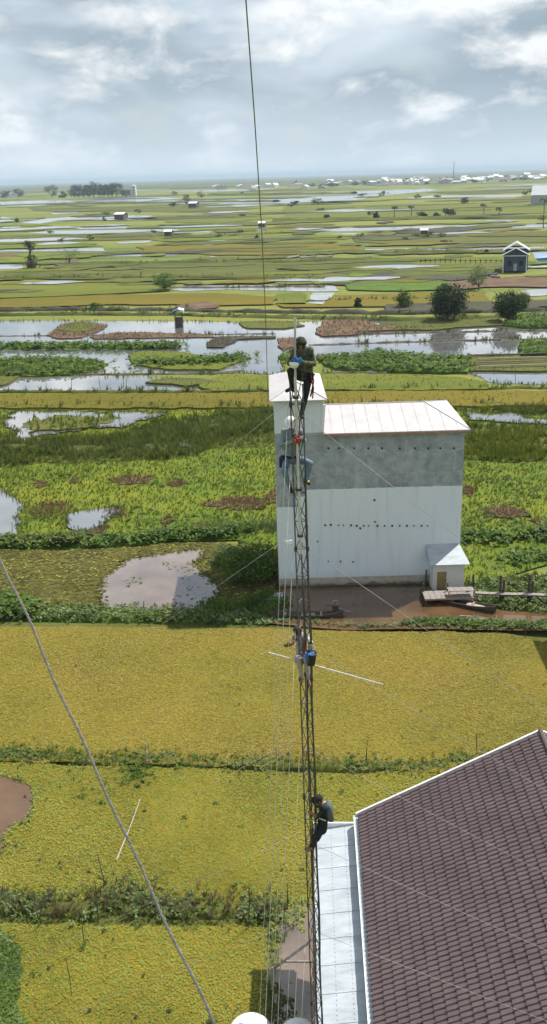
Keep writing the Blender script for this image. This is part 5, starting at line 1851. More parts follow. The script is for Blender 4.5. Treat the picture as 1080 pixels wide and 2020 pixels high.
# village along the horizon
VR = random.Random(11)
nv = 0
for k in range(96):
    t = VR.random()
    if k < 62:
        px = VR.uniform(780, 1085)
    elif k < 84:
        px = VR.uniform(640, 790)
    else:
        px = VR.uniform(400, 640)
    hy = 347.5 - 0.0287 * (px - 540)
    py = hy + VR.uniform(17, 25) + (4 if px < 640 else 0)
    p = G(px, py)
    s = p.y / 2200
    w = VR.uniform(9, 18) * s
    rf = VR.choice(['far_roof_pale', 'far_roof_pale', 'far_roof_grey', 'far_roof_rust'])
    side = 'left part of the village' if px < 790 else ('middle part of the village' if px < 940 else 'right part of the village near the picture edge')
    small_house(p, w, VR.uniform(9, 20) * s, VR.uniform(3.5, 7) * s, VR.uniform(2, 4) * s, VR.uniform(-1.5, 1.5),
                VR.choice(['far_wall_white', 'far_wall_white', 'far_wall_grey']), rf,
                {'far_roof_pale': 'white', 'far_roof_grey': 'grey', 'far_roof_rust': 'rusty'}[rf] + '-roofed small house on the horizon, ' + side, 'houses of the far village', name='village_house')
for k in range(46):
    px = VR.uniform(560, 1085)
    hy = 347.5 - 0.0287 * (px - 540)
    p = G(px, hy + VR.uniform(16, 25))
    tree(p, VR.uniform(6, 11), VR.uniform(10, 26), 'dark tree among the houses of the far village', 'tree_leaf', clumps=12, per=16, size=(2.5, 5), group='trees of the far village', name='village_tree', trunk_h=.15)
vp = G(895, 352)
rm = empty('radio_mast', (vp.x, vp.y, 0), 'thin red and white radio mast rising above the far village', 'mast')
hh = (A(895, 319, vp.y).z)
mat('mast_red', (0.30, 0.06, 0.05), rough=0.7)
for k in range(7):
    MB().tube([(0, 0, hh * k / 7), (0, 0, hh * (k + 1) / 7 - .02)], 2.4 - .2 * k, 6).build('section', MATS['mast_red' if k % 2 == 0 else 'far_wall_grey'], rm)
for px, lab in ((10, 'low pale-roofed house at the left edge near the horizon'), (30, 'second low pale-roofed house near the left edge of the horizon'), (478, 'low pale house near the horizon left of the middle'), (430, 'low pale house beside the far dark tree near the horizon')):
    small_house(G(px, 389 if px < 100 else 372), 30, 22, 7, 5, .3, 'far_wall_white', 'far_roof_pale', lab, name='far_house')

# ================================================================== STAKES AND STICKS
STK = [((91, 752), (92, 771), .05, 'dark stake at the left in the long pond'), ((141, 746), (142, 771), .05, 'dark stake standing alone in the long pond'),
       ((195, 742), (199, 772), .05, 'leaning dark stake in the middle of the long pond'), ((243, 740), (245, 773), .05, 'left one of the paired stakes in the long pond'),
       ((249, 740), (250, 773), .05, 'right one of the paired stakes in the long pond'), ((294, 752), (294, 773), .05, 'short dark stake near the right end of the long pond'),
       ((429, 683), (429, 704), .05, 'thin stake in the open water below the mud island'), ((481, 716), (482, 738), .05, 'thin stake in the open water near the lime bed'),
       ((1017, 738), (1018, 757), .05, 'thin stake in the pond at the right edge'), ((894, 655), (894, 671), .05, 'thin stake in the water under the large tree'),
       ((284, 1186), (284, 1212), .05, 'short dark stake at the near edge of the silty pond'), ((24, 1030), (24, 1056), .04, 'thin stake in the blue pool at the left edge')]
for (x0, y0), (x1, y1), r, lab in STK:
    b_ = G(x1, y1)
    t_ = A(x0, y0, b_.y)
    o = MB().tube([(0, 0, -.4), t_ - b_], [r, r * .7], 6).build('stake', MATS['old_wood'])
    o.location = b_
    tag(o, lab, 'stake', 'stakes in the ponds')
NEAR = [((725, 1460), (725, 1513), .035, 'old_wood', 'tall brown stake at the near edge of the big yellow bed'), ((940, 1446), (938, 1494), .035, 'old_wood', 'brown stake close behind the tiled roof'),
        ((287, 1468), (288, 1512), .03, 'grey_wood', 'left one of two thin grey sticks on the bank'), ((292, 1465), (295, 1512), .03, 'grey_wood', 'right one of two thin grey sticks on the bank'),
        ((478, 1490), (479, 1518), .03, 'old_wood', 'short thin stick on the bank near the mast'), ((567, 1742), (566, 1790), .035, 'old_wood', 'brown stake at the top of the muddy puddle'),
        ((192, 1685), (212, 1752), .025, 'old_wood', 'thin leaning twig left of the pale bamboo pole'), ((160, 1796), (168, 1875), .025, 'old_wood', 'thin dark twig below the muddy bank'),
        ((187, 1735), (194, 1820), .025, 'old_wood', 'thin upright twig on the muddy bank'), ((492, 1748), (490, 1836), .025, 'old_wood', 'thin dark stake left of the wires on the weedy bank'),
        ((130, 1890), (142, 1970), .022, 'old_wood', 'thin dark twig in the bottom yellow bed'), ((555, 1890), (552, 1960), .03, 'old_wood', 'dark stake in the muddy puddle'),
        ((1037, 1232), (1036, 1262), .04, 'old_wood', 'short dark stake at the right corner of the yellow bed'), ((870, 1500), (870, 1512), .03, 'old_wood', 'stub of a stake near the roof verge')]
for (x0, y0), (x1, y1), r, m, lab in NEAR:
    b_ = G(x1, y1, .4)
    t_ = A(x0, y0, b_.y)
    mid = (t_ - b_) * .5 + Vector((random.uniform(-.06, .06), 0, 0))
    o = MB().tube([(0, 0, -.5), mid, t_ - b_], [r, r * .85, r * .6], 6).build('stick', MATS[m])
    o.location = b_
    tag(o, lab, 'stick')
p, q = G(277, 1577, 1.1), G(230, 1697, .6)
o = MB().tube([(0, 0, 0), (q - p) * .5 + Vector((.03, 0, 0)), q - p], [.03, .036, .045], 7).build('bamboo_pole', MATS['pale_wood'])
o.location = p
tag(o, 'pale bamboo pole leaning over the thin weed bed', 'pole')
for k, (a_, b2) in enumerate((((929, 706), (1090, 706)), ((940, 714), (1090, 713)), ((940, 721), (1090, 721)), ((945, 728), (1090, 729)))):
    p, q = G(*a_), G(*b2)
    o = MB().box(((q - p).x / 2, (q - p).y / 2, .4), ((q - p).length, .35, .12)).build('timber_beam', MATS['grey_wood'] if k % 2 else MATS['old_wood'])
    o.location = (p.x, p.y, .3)
    tag(o, ['top', 'second', 'third', 'lowest'][k] + ' of the long timber beams lying across the bed at the right edge', 'beam', 'timber beams')
for k, (a_, b2, lab) in enumerate((((566, 512), (590, 508), 'first of the pale logs in the far grass, counted from the left'), ((592, 512), (622, 509), 'second of the pale logs in the far grass'),
                                   ((626, 511), (655, 508), 'third of the pale logs in the far grass'), ((968, 549), (985, 551), 'short pale log lying on the brown weeds below the blue house'))):
    p, q = G(*a_), G(*b2)
    o = MB().tube([p + Vector((0, 0, .6)), q + Vector((0, 0, .6))], .45, 7).build('log', MATS['grey_wood'])
    tag(o, lab, 'log')

# ================================================================== THE MAST
MY = 18.5
mtop, mbot = A(586, 795, MY), A(625, 2000, MY)
slope_x = (mtop.x - mbot.x) / (mtop.z - mbot.z)
mx0 = mbot.x - slope_x * mbot.z            # where it meets the ground
MZ = mtop.z + 0.4


def mpt(z, dx=0.0, dy=0.0):
    return Vector((mx0 + slope_x * z + dx, MY + dy, z))


mast = empty('lattice_mast', (mx0, MY, 0), 'slender dark triangular lattice mast with a steel pipe on top', 'mast')
LEG = [(-0.125, -0.085), (0.125, -0.085), (0.0, 0.14)]
off = Vector((mx0, MY, 0))
for lx, ly in LEG:
    MB().tube([mpt(0, lx, ly) - off, mpt(MZ, lx, ly) - off], .016, 7).build('leg', MATS['mast_steel'], mast)
hm, dm = {}, {}
NB = 46
dz = MZ / NB
for i in range(NB):
    z = i * dz + .2
    for s in range(3):
        a_, b_ = LEG[s], LEG[(s + 1) % 3]
        if s not in hm:
            va, vb_ = Vector((a_[0], a_[1], 0)), Vector((b_[0], b_[1], 0))
            hm[s] = MB().tube([va, vb_], .010, 5).mesh('brace')
            dm[s] = MB().tube([va, vb_ + Vector((0, 0, dz))], .010, 5).mesh('brace')
            dm[s + 3] = MB().tube([va + Vector((0, 0, dz)), vb_], .010, 5).mesh('brace')
            for q in (hm[s], dm[s], dm[s + 3]):
                q.materials.append(MATS['mast_steel'])
        for me in (hm[s], dm[s + (3 if i % 2 else 0)]):
            o = bpy.data.objects.new('brace', me)
            COL.objects.link(o)
            o.parent = mast
            o.location = (slope_x * z, 0, z)
# joint plates every third bay
for i in range(0, NB, 5):
    z = i * dz + .2
    for lx, ly in LEG:
        MB().tube([mpt(z - .05, lx, ly) - off, mpt(z + .05, lx, ly) - off], .032, 7).build('joint', MATS['dark_steel'], mast)
# top pipe and the cables strapped to the mast
PT = A(582, 625, MY)
MB().tube([mpt(24.6, -.02, -.17) - off, mpt(28.2, -.02, -.17) - off, Vector((PT.x, MY - .15, PT.z)) - off], .028, 10).build('top_pipe', MATS['pole_zinc'], mast)
for z in (25.0, 26.0, 27.0, 27.9):
    MB().box(mpt(z, -.02, -.14) - off, (.12, .12, .05)).build('clamp', MATS['dark_steel'], mast)
for k, (dx, dy, ztop) in enumerate(((.11, -.12, 26.4), (.14, -.07, 25.2), (.02, -.12, 23.9))):
    pts = [mpt(z, dx + .012 * math.sin(z * 1.7 + k), dy + .01 * math.cos(z * 1.3 + k)) - off for z in np.linspace(0.3, ztop, 50)]
    MB().tube(pts, .012 if k < 2 else .016, 6).build('cable', MATS['black_rubber'], mast, True)
# white insulator bowl held at the pipe
ib = A(581, 718, MY - .2)
MB().lathe([(.02, -.09), (.07, -.06), (.10, 0.0), (.09, .035), (.03, .05)], ib - off, 14).build('insulator', MATS['tank_white'], mast, True)
rfl = A(571, 1070, MY - .1)
MB().lathe([(.02, -.06), (.09, -.04), (.10, .02), (.03, .06)], rfl - off + Vector((0, 0, 0)), 12).build('lamp', MATS['white_cloth'], mast, True)

# boom lashed across the mast
b0, b1 = A(530, 1287, MY + .35), A(756, 1350, MY - .55)
o = MB().tube([(0, 0, 0), (b1 - b0) * .5, b1 - b0], [.013, .016, .011], 7).build('boom', MATS['white_cloth'])
o.location = b0
tag(o, 'thin pale pole lashed crosswise to the mast by the bucket', 'pole')
# bucket hung from the mast
bp_ = A(614, 1311, MY - .28)
bk = empty('bucket', (bp_.x, bp_.y, bp_.z), 'dark bucket with a blue cloth hanging from the mast', 'bucket')
MB().lathe([(.085, 0), (.125, .26), (.135, .265), (.135, .285), (.115, .285), (.105, .1), (.02, .09)], seg=20).build('body', MATS['bucket_black'], bk, True)
Q = MB()
cl = []
for k in range(14):
    t = 2 * math.pi * k / 14
    cl.append((.105 * math.cos(t) - .02, .10 * math.sin(t) - .03, .27 + .035 * math.sin(3 * t)))
Q.add([(-.03, -.05, .33)] + cl, [(0, 1 + k, 1 + (k + 1) % 14) for k in range(14)])
Q.add([(-.135, -.06, .30), (-.06, -.142, .30), (-.05, -.135, .12), (-.115, -.07, .14)], [(0, 1, 2, 3)])
Q.build('blue_cloth', MATS['glove_blue'], bk, True)
MB().tube([(.12 * math.cos(t), 0, .27 + .2 * math.sin(t)) for t in np.linspace(0, math.pi, 10)], .006, 5).build('handle', MATS['wire_grey'], bk)

# ------------------------------------------------------------------ guy wires and ropes
LV = [825, 1085, 1280, 1484, 1670, 1842]
ORD = ['topmost', 'second from the top', 'third from the top', 'fourth from the top', 'fifth from the top', 'lowest']
AR = Vector((34.9, 15.8, 0))
AL = G(-2137, 2875)


def wire(name, pts, r, m, label, group=None, cat='wire', seg=6):
    p0 = Vector(pts[0])
    o = MB().tube([Vector(p) - p0 for p in pts], r, seg).build(name, MATS[m], None, True)
    o.location = p0
    tag(o, label, cat, group)
    return o


def sagline(a, b, sag, n=14):
    a, b = Vector(a), Vector(b)
    return [a.lerp(b, k / n) + Vector((0, 0, -4 * sag * (k / n) * (1 - k / n))) for k in range(n + 1)]


for i, y in enumerate(LV):
    s = A(588 + (y - 795) * .031, y, MY)
    wire('guy_wire', sagline(s + Vector((.15, 0, 0)), AR, .25), .0045, 'wire_grey', 'grey guy wire running right from the mast, ' + ORD[i] + ' of six', 'guy wires to the right')
    s2 = A(580 + (y - 795) * .031, y - 30, MY)
    wire('guy_wire', sagline(s2 + Vector((-.15, 0, 0)), AL, .25), .0028, 'wire_grey', 'grey guy wire running left from the mast, ' + ORD[i] + ' of six', 'guy wires to the left')
LV2 = [800, 930, 1085, 1240, 1484, 1670, 1842]
ORD2 = ['topmost', 'second from the top', 'third from the top', 'fourth from the top', 'fifth from the top', 'sixth from the top', 'lowest']
for i, y in enumerate(LV2):
    s = A(580 + (y - 795) * .031, y, MY)
    e = Vector((-2.05 + .12 * i, 4.0 + .3 * i, 0))
    wire('guy_wire', sagline(s + Vector((-.12, -.12, 0)), e, .12), .006 if i % 2 else .0046, 'rope_pale', 'pale guy rope hanging steeply left of the mast, ' + ORD2[i] + ' of seven', 'guy ropes towards the viewer')
# long wire coming down from above
w0, w1 = A(476, -130, 3.9), G(556, 1196, .6)
pts = sagline(w0, w1, .35, 60)
pts = [p + Vector((.02 * math.sin(k * .7) * max(0, 1 - k / 26), 0, 0)) for k, p in enumerate(pts)]
wire('hanging_wire', pts, .0029, 'cable_steel', 'thin dark wire hanging down the middle of the sky', seg=8)
# thick twisted steel cable at the lower left
c0, c1 = A(-60, 960, 5.2), A(470, 2120, 3.2)
cp = []
for k in range(61):
    t = k / 60
    p = c0.lerp(c1, t)
    p.z -= 4 * .05 * t * (1 - t)
    cp.append(p + Vector((.006 * math.sin(k * .5), 0, .006 * math.cos(k * .37))))
root = empty('stay_cable', tuple(cp[0]), 'thick twisted steel cable sweeping down the lower left corner', 'cable')
for s in range(3):
    pts = []
    for k in range(60 * 9 + 1):
        t = k / 9
        i = min(int(t), 59)
        p = cp[i].lerp(cp[i + 1], t - i)
        a_ = k * .42 + s * 2.0944
        pts.append(p + Vector((math.cos(a_) * .0038, math.sin(a_) * .0027, math.sin(a_) * .003)) - cp[0])
    MB().tube(pts, .0041, 5).build('strand', MATS['cable_steel'], root, True)

# ================================================================== PEOPLE ON THE MAST
def person(label, caps, zones, name='person', voxel=0.011):
    """caps: (a, b, ra, rb, zone). One continuous surface grown round the limbs"""
    base = min((min(c[0].z, c[1].z) for c in caps))
    bx = sum(c[0].x for c in caps) / len(caps)
    by = sum(c[0].y for c in caps) / len(caps)
    org = Vector((bx, by, base))
    mb = MB()
    for a, b, ra, rb, z in caps:
        mb.capsule(a - org, b - org, ra, rb, 12)
    me = mb.mesh('body_raw')
    tmp = bpy.data.objects.new('body_raw', me)
    COL.objects.link(tmp)
    rm_ = tmp.modifiers.new('r', 'REMESH')
    rm_.mode = 'VOXEL'
    rm_.voxel_size = voxel
    sm_ = tmp.modifiers.new('s', 'SMOOTH')
    sm_.factor = 0.5
    sm_.iterations = 3
    dg = bpy.context.evaluated_depsgraph_get()
    res = bpy.data.meshes.new_from_object(tmp.evaluated_get(dg))
    bpy.data.objects.remove(tmp)
    names = list(zones)
    for z in names:
        res.materials.append(MATS[zones[z]])
    nf = len(res.polygons)
    cen = np.zeros(nf * 3)
    res.polygons.foreach_get('center', cen)
    cen = cen.reshape(-1, 3)
    best = np.full(nf, 1e9)
    idx = np.zeros(nf, int)
    for a, b, ra, rb, z in caps:
        a_, b_ = np.array(a - org), np.array(b - org)
        ab = b_ - a_
        t = np.clip(((cen - a_) @ ab) / max(ab @ ab, 1e-9), 0, 1)
        d = np.linalg.norm(cen - (a_ + t[:, None] * ab), axis=1) - (ra + (rb - ra) * t)
        m_ = d < best
        best[m_] = d[m_]
        idx[m_] = names.index(z)
    res.polygons.foreach_set('material_index', idx.astype(np.int32))
    res.polygons.foreach_set('use_smooth', [True] * nf)
    res.update()
    o = link(name, res)
    o.location = org
    tag(o, label, 'person')
    return o, org


def hand(caps, wrist, fwd, side, zone, grip=0.75, s=1.0):
    """palm, four unequal curled fingers and a thumb leaving the side of the palm"""
    fwd, side = fwd.normalized(), side.normalized()
    side = (side - fwd * side.dot(fwd)).normalized()
    nrm = fwd.cross(side)
    palm = wrist + fwd * .075 * s
    for k in (-.024, 0, .024):
        caps.append((wrist + side * k * .7 * s, palm + side * k * s, .019 * s, .017 * s, zone))
    for k, ln in ((-.033, .030), (-.011, .036), (.011, .038), (.033, .033)):
        a = palm + side * k * s
        d = fwd
        for j in range(3):
            d2 = (d * math.cos(grip) + nrm * math.sin(grip)).normalized()
            b = a + d2 * ln * s * (1 - .15 * j)
            caps.append((a, b, .0105 * s, .0095 * s, zone))
            a, d = b, d2
    t0 = wrist + fwd * .025 * s + side * .028 * s
    t1 = t0 + (side * .8 + fwd * .6).normalized() * .04 * s
    t2 = t1 + (fwd + nrm * .9).normalized() * .035 * s
    caps.append((t0, t1, .013 * s, .012 * s, zone))
    caps.append((t1, t2, .012 * s, .010 * s, zone))


def head(caps, c, face, up, skin, hairzone, s=1.0):
    """skull, jaw, nose, brow, ears; face = viewing direction of the head"""
    face, up = face.normalized(), up.normalized()
    up = (up - face * up.dot(face)).normalized()
    side = face.cross(up)
    caps.append((c + up * .025 * s - face * .02 * s, c + up * .03 * s + face * .012 * s, .092 * s, .086 * s, hairzone))
    caps.append((c + face * .03 * s - up * .01 * s, c + face * .042 * s - up * .06 * s, .070 * s, .046 * s, skin))
    caps.append((c + face * .098 * s + up * .0 * s, c + face * .116 * s - up * .028 * s, .010 * s, .014 * s, skin))
    caps.append((c + face * .082 * s + up * .02 * s - side * .035 * s, c + face * .082 * s + up * .02 * s + side * .035 * s, .016 * s, .016 * s, skin))
    caps.append((c + face * .080 * s - up * .062 * s - side * .018 * s, c + face * .080 * s - up * .062 * s + side * .018 * s, .011 * s, .011 * s, skin))
    for q in (-1, 1):
        caps.append((c + side * q * .088 * s - up * .02 * s, c + side * q * .092 * s + up * .02 * s, .014 * s, .017 * s, skin))


def dome(c, r, up, face, m, parent, org, name, brim=.03, peak=.0, squash=.85):
    """helmet or cap: a half dome with a brim, longer to the front"""
    up = up.normalized()
    face = (face - up * face.dot(up)).normalized()
    side = face.cross(up)
    mb = MB()
    vv, ff = [], []
    seg, rg = 20, 6
    for i in range(rg + 1):
        t = math.pi / 2 * i / rg
        for k in range(seg):
            a = 2 * math.pi * k / seg
            rr = r * math.cos(t)
            vv.append(c + (face * math.cos(a) * 1.08 + side * math.sin(a)) * max(rr, .002) + up * (r * squash * math.sin(t)))
    base = len(vv)
    for k in range(seg):
        a = 2 * math.pi * k / seg
        ex_ = brim + peak * max(0, math.cos(a)) ** 2
        vv.append(c + (face * math.cos(a) * 1.08 + side * math.sin(a)) * (r + ex_) - up * (.012 + ex_ * .2))
    for i in range(rg):
        for k in range(seg):
            k2 = (k + 1) % seg
            ff.append((i * seg + k, i * seg + k2, (i + 1) * seg + k2, (i + 1) * seg + k))
    for k in range(seg):
        k2 = (k + 1) % seg
        ff.append((base + k, base + k2, k2, k))
    mb.add([v - org for v in vv], ff)
    return mb.build(name, MATS[m], parent, True)


def strap_mesh(pts, r, m, parent, org, name):
    MB().tube([Vector(p) - org for p in pts], r, 6).build(name, MATS[m], parent, True)


V = Vector
# --- first worker: hooded camouflage jacket, hugging the top pipe
Y1 = MY + .20
sL, sR = A(583, 693, Y1), A(612, 691, Y1 + .02)
hL, hR = A(593, 741, Y1 + .12), A(609, 741, Y1 + .10)
nk, hd = A(599, 688, Y1), A(594, 677, Y1 - .05)
mid = A(600, 716, Y1 + .10)
c = []
c.append((sL, sR, .078, .078, 'jacket'))
c.append(((sL + sR) / 2, mid, .118, .122, 'jacket'))
c.append((sR + V((-.03, .02, -.05)), A(607, 730, Y1 + .10), .10, .115, 'jacket'))
c.append((sL + V((.04, .02, -.05)), A(595, 730, Y1 + .12), .09, .11, 'jacket'))
c.append((mid, (hL + hR) / 2, .122, .13, 'jacket'))
c.append((hL, hR, .115, .115, 'trousers'))
c.append((nk, hd, .062, .062, 'skin'))
head(c, hd, V((-.18, -.8, -.55)), V((-.05, -.5, .85)), 'skin', 'hair')
eR, wR = A(620, 718, Y1 - .02), A(598, 715, MY - .22)
eL, wL = A(571, 717, Y1 - .02), A(577, 713, MY - .20)
c += [(sR, eR, .064, .052, 'jacket'), (eR, wR, .052, .040, 'jacket'), (sL, eL, .062, .052, 'jacket'), (eL, wL, .052, .040, 'jacket')]
hand(c, wR, A(588, 712, MY - .24) - wR, V((0, 0, 1)), 'glove', .55, 1.15)
hand(c, wL, A(588, 708, MY - .26) - wL, V((0, 0, 1)), 'glove', .55, 1.15)
kL, aL = A(573, 732, MY - .12), A(577, 766, MY + .02)
kR, aR = A(604, 776, Y1 - .10), A(596, 815, MY + .05)
c += [(hL, kL, .095, .07, 'trousers'), (kL, aL, .066, .045, 'trousers'), (aL, A(566, 771, MY - .08), .043, .036, 'boot'), (aL, aL + V((.02, .02, -.05)), .045, .04, 'boot')]
c += [(hR, kR, .095, .068, 'trousers'), (kR, aR, .066, .047, 'trousers'), (aR, A(596, 823, MY - .14), .046, .04, 'boot'), (aR, aR + V((.0, .03, -.05)), .046, .042, 'boot')]
w1_, org = person('worker in hooded camouflage jacket and blue gloves hugging the top of the mast', c,
                  {'jacket': 'camo', 'trousers': 'black_cloth', 'skin': 'skin', 'hair': 'hair', 'glove': 'glove_blue', 'boot': 'shoe'})
# hood: soft open shell round the head
hb = MB()
fd, ud = V((-.18, -.8, -.55)).normalized(), V((-.05, -.5, .85)).normalized()
ud = (ud - fd * ud.dot(fd)).normalized()
sd = fd.cross(ud)
vv, ff = [], []
for i in range(9):
    t = i / 8 * 2.2 + .15
    for k in range(18):
        a = 2 * math.pi * k / 18
        r_ = .118 * math.sin(t) * (1 + .04 * math.sin(a * 5 + i))
        vv.append(hd + ud * .015 - fd * (.118 * math.cos(t) * 1.0) + (ud * math.sin(a) * 1.08 + sd * math.cos(a)) * r_ - org)
for i in range(8):
    for k in range(18):
        k2 = (k + 1) % 18
        ff.append((i * 18 + k, i * 18 + k2, (i + 1) * 18 + k2, (i + 1) * 18 + k))
ff.append(tuple(range(18)))
hb.add(vv, ff).build('hood', MATS['camo'], w1_, True)
strap_mesh([A(617, 738, Y1), A(619, 752, Y1 - .05), A(616, 770, Y1 - .02), A(613, 782, Y1)], .018, 'red_strap', w1_, org, 'strap')
strap_mesh([A(613, 736, Y1 - .08), A(615, 750, Y1 - .1), A(619, 765, Y1 - .06), A(617, 786, Y1)], .014, 'maroon_cloth', w1_, org, 'strap')
strap_mesh([hL + V((-.10, -.06, .03)), (hL + hR) / 2 + V((0, -.15, .02)), hR + V((.11, -.05, .03)), (hL + hR) / 2 + V((0, .15, .03)), hL + V((-.10, -.06, .03))], .022, 'maroon_cloth', w1_, org, 'belt')
MB().box(A(614, 742, Y1) - org, (.09, .12, .16)).build('pouch', MATS['black_cloth'], w1_)

# --- second worker: white helmet, grey shirt, jeans
Y2 = MY + .26
sL, sR = A(562, 852, Y2), A(594, 853, Y2 + .03)
hL, hR = A(566, 904, Y2 + .05), A(585, 904, Y2 + .06)
nk, hd = A(576, 846, Y2 - .03), A(575, 835, Y2 - .06)
mid = A(575, 878, Y2 + .06)
c = [(sL, sR, .080, .080, 'shirt'), ((sL + sR) / 2, mid, .125, .130, 'shirt'), (sL + V((.05, 0, -.06)), A(567, 884, Y2 + .06), .09, .10, 'shirt'), (sR + V((-.05, 0, -.06)), A(583, 884, Y2 + .06), .09, .10, 'shirt'),
     (mid, (hL + hR) / 2, .125, .13, 'shirt'), (hL, hR, .112, .112, 'jeans'), (nk, hd, .055, .055, 'skin')]
head(c, hd, V((.25, -.75, -.5)), V((.1, -.5, .8)), 'skin', 'hair')
eR, wR = A(600, 870, Y2 - .06), A(594, 864, MY - .18)
eL, wL = A(556, 878, Y2 - .10), A(574, 872, MY - .20)
c += [(sR, eR, .060, .050, 'shirt'), (eR, wR, .046, .036, 'shirt'), (sL, eL, .062, .050, 'shirt'), (eL, wL, .047, .036, 'shirt')]
hand(c, wR, A(587, 866, MY - .22) - wR, V((0, 0, 1)), 'glove', .6, 1.05)
hand(c, wL, A(584, 870, MY - .24) - wL, V((0, 0, 1)), 'skin', .6, 1.05)
kL, aL = A(562, 930, MY - .02), A(573, 962, MY + .06)
kR, aR = A(612, 914, MY - .10), A(604, 947, MY - .02)
c += [(hL, kL, .092, .068, 'jeans'), (kL, aL, .065, .05, 'jeans'), (aL, A(576, 970, MY - .1), .044, .038, 'shoe')]
c += [(hR, kR, .092, .068, 'jeans'), (kR, aR, .065, .052, 'jeans'), (aR, A(610, 954, MY - .10), .046, .036, 'shoe'), (aR, aR + V((-.01, .04, -.05)), .045, .04, 'shoe')]
w2_, org = person('worker in white helmet, grey shirt and jeans gripping the mast below the first', c,
                  {'shirt': 'grey_shirt', 'jeans': 'jeans', 'skin': 'skin', 'hair': 'hair', 'glove': 'red_strap', 'shoe': 'shoe'})
dome(hd + V((0, -.02, .035)), .125, V((.08, -.42, .9)), V((.25, -.8, -.4)), 'helmet_white', w2_, org, 'helmet', .012, .035)
strap_mesh([A(592, 826, MY - .1), A(591, 845, MY - .15), A(592, 866, MY - .2), A(589, 890, MY - .16)], .014, 'red_strap', w2_, org, 'lanyard')
MB().box(A(589, 869, MY - .27) - org, (.07, .05, .09)).build('red_tool', MATS['red_strap'], w2_)
strap_mesh([hL + V((-.11, -.05, .05)), (hL + hR) / 2 + V((0, -.14, .05)), hR + V((.11, -.04, .05)), (hL + hR) / 2 + V((0, .14, .05)), hL + V((-.11, -.05, .05))], .03, 'black_cloth', w2_, org, 'harness_belt')
MB().box(A(556, 912, Y2 - .05) - org, (.10, .10, .20)).build('pouch', MATS['navy_cloth'], w2_)
MB().box(A(609, 950, MY - .10) - org, (.05, .06, .03)).build('shoe_patch', MATS['shoe_yellow'], w2_)

# --- third worker: seated in the lattice, seen from above
Y3 = MY + .24
sL, sR = A(583, 1257, Y3), A(607, 1257, Y3)
hL, hR = A(589, 1300, Y3 - .02), A(602, 1300, Y3 - .02)
nk, hd = A(593, 1252, Y3 - .02), A(587, 1244, Y3 - .04)
mid = A(595, 1278, Y3 + .03)
c = [(sL, sR, .078, .078, 'shirt'), ((sL + sR) / 2, mid, .12, .125, 'shirt'), (mid, (hL + hR) / 2, .12, .125, 'trousers'), (hL, hR, .11, .11, 'trousers'), (nk, hd, .055, .055, 'skin')]
head(c, hd, V((-.2, -.8, -.45)), V((0, -.45, .9)), 'skin', 'hair')
eR, wR = A(614, 1268, Y3 - .16), A(611, 1284, MY - .30)
eL, wL = A(580, 1266, Y3 - .20), A(575, 1271, MY - .35)
c += [(sR, eR, .060, .050, 'sleeve'), (eR, wR, .046, .036, 'cuff'), (sL, eL, .056, .044, 'skin'), (eL, wL, .042, .032, 'skin')]
hand(c, wR, V((.0, -.3, -1)), V((1, 0, 0)), 'skin', .5, 1.0)
hand(c, wL, V((-1, -.2, -.25)), V((0, 0, 1)), 'skin', .35, 1.0)
kL, aL = A(589, 1298, MY - .22), A(596, 1336, MY - .10)
kR, aR = A(604, 1300, MY - .22), A(609, 1338, MY - .12)
c += [(hL, kL, .092, .068, 'trousers'), (kL, aL, .062, .042, 'trousers'), (aL, A(594, 1350, MY - .25), .038, .03, 'skin')]
c += [(hR, kR, .092, .068, 'trousers'), (kR, aR, .062, .042, 'trousers'), (aR, A(612, 1352, MY - .26), .038, .03, 'skin')]
w3_, org = person('bareheaded worker in mauve-grey clothes seated in the mast above the bucket', c,
                  {'shirt': 'mauve_cloth', 'trousers': 'mauve_cloth', 'sleeve': 'white_cloth', 'cuff': 'navy_cloth', 'skin': 'skin_dark', 'hair': 'hair'})
strap_mesh([sR + V((-.06, -.07, .02)), A(601, 1275, Y3 - .14), A(600, 1292, Y3 - .15)], .016, 'red_strap', w3_, org, 'strap')

# --- fourth worker: black cap and grey backpack, climbing in profile
Y4 = MY
nk, hd = A(636, 1586, Y4), A(629, 1578, Y4)
sN, sF_ = A(640, 1594, Y4 - .17), A(641, 1589, Y4 + .15)
hN, hF = A(636, 1638, Y4 - .10), A(635, 1634, Y4 + .10)
chest, belly = A(640, 1598, Y4), A(637, 1620, Y4)
c = [(sN, sF_, .080, .080, 'shirt'), (chest, belly, .135, .125, 'shirt'), (belly, (hN + hF) / 2, .125, .125, 'shirt'), (hN, hF, .105, .105, 'trousers'), (nk, hd, .055, .058, 'skin')]
head(c, hd, V((-.9, -.15, -.3)), V((-.25, 0, .95)), 'skin', 'hair')
eN_, wN = A(626, 1612, Y4 - .18), A(619, 1606, Y4 - .16)
eF_, wF = A(624, 1590, Y4 + .12), A(617, 1572, Y4 + .05)
c += [(sN, eN_, .060, .048, 'shirt'), (eN_, wN, .045, .034, 'skin'), (sF_, eF_, .060, .046, 'shirt'), (eF_, wF, .044, .034, 'skin')]
hand(c, wN, V((-1, .1, .2)), V((0, 0, 1)), 'skin', .6, 1.0)
hand(c, wF, V((-.8, -.1, .6)), V((0, -1, .2)), 'skin', .6, 1.0)
kN, aN_ = A(622, 1650, Y4 - .14), A(618, 1672, Y4 - .10)
kF, aF_ = A(626, 1655, Y4 + .10), A(612, 1671, Y4 + .08)
c += [(hN, kN, .095, .068, 'trousers'), (kN, aN_, .062, .042, 'shin'), (aN_, A(606, 1679, Y4 - .12), .04, .028, 'skin')]
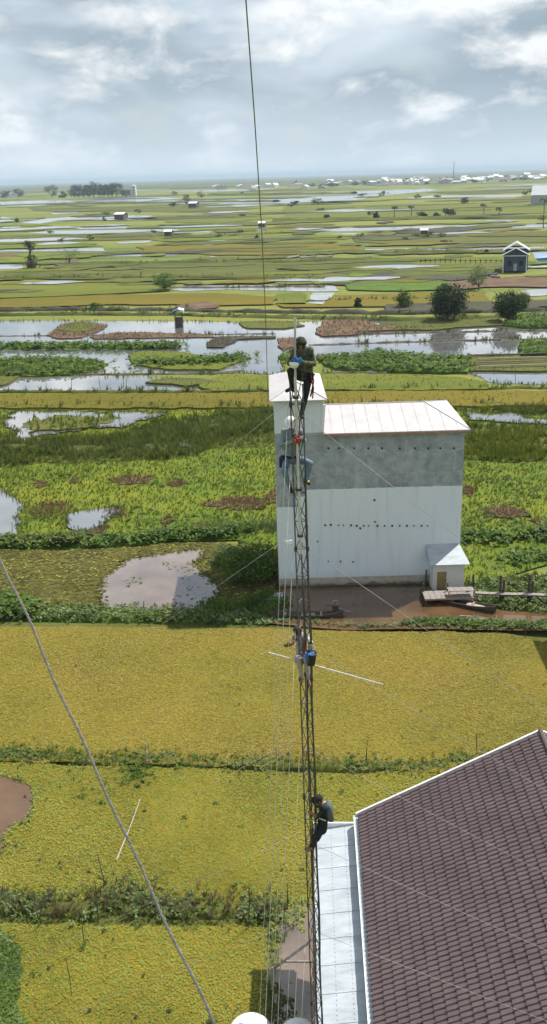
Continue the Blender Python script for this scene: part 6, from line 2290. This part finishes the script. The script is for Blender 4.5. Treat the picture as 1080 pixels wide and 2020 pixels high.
c += [(hF, kF, .095, .068, 'trousers'), (kF, aF_, .060, .042, 'shin'), (aF_, A(602, 1675, Y4 + .06), .04, .028, 'skin')]
w4_, org = person('worker in black cap with grey backpack climbing the lower mast barefoot', c,
                  {'shirt': 'teal_cloth', 'trousers': 'teal_cloth', 'shin': 'maroon_cloth', 'skin': 'skin', 'hair': 'hair'})
dome(hd + V((-.01, 0, .045)), .106, V((-.2, 0, .95)), V((-1, -.1, -.2)), 'black_cloth', w4_, org, 'cap', .004, .085)
pk = A(648, 1600, Y4)
pb = MB()
for i, (w_, d_, z_) in enumerate(((.20, .10, -.24), (.27, .15, -.2), (.29, .17, 0), (.26, .15, .17), (.18, .09, .23))):
    for k in range(16):
        a = 2 * math.pi * k / 16
        sx = math.copysign(abs(math.cos(a)) ** .6, math.cos(a)) * d_ * .5
        sy = math.copysign(abs(math.sin(a)) ** .6, math.sin(a)) * w_ * .5
        pb.v.append(tuple(pk - org + V((sx + .03 - z_ * .12, sy, z_))))
for i in range(4):
    for k in range(16):
        pb.f.append((i * 16 + k, i * 16 + (k + 1) % 16, (i + 1) * 16 + (k + 1) % 16, (i + 1) * 16 + k))
pb.f += [tuple(range(15, -1, -1)), tuple(64 + k for k in range(16))]
pack = pb.build('backpack', MATS['pack_grey'], w4_, True)
for yy in (-.11, .11):
    strap_mesh([pk + V((-.05, yy, .17)), pk + V((-.22, yy * 1.2, .10)), pk + V((-.24, yy * 1.2, -.08)), pk + V((-.06, yy, -.18))], .018, 'white_cloth', w4_, org, 'backpack_strap')

# ================================================================== HAZE
hz_m = bpy.data.materials.new('haze')
hz_m.use_nodes = True
nt = hz_m.node_tree
nt.nodes.remove(nt.nodes['Principled BSDF'])
pv = N(nt, 'ShaderNodeVolumePrincipled')
pv.inputs['Color'].default_value = (0.62, 0.77, 0.92, 1)
pv.inputs['Density'].default_value = 0.0001
nt.links.new(pv.outputs[0], nt.nodes['Material Output'].inputs['Volume'])
o = MB().box6(-R_FAR - 60, R_FAR + 60, -360, R_FAR + 60, -1.6, 92).build('haze', hz_m)
tag(o, kind='stuff')
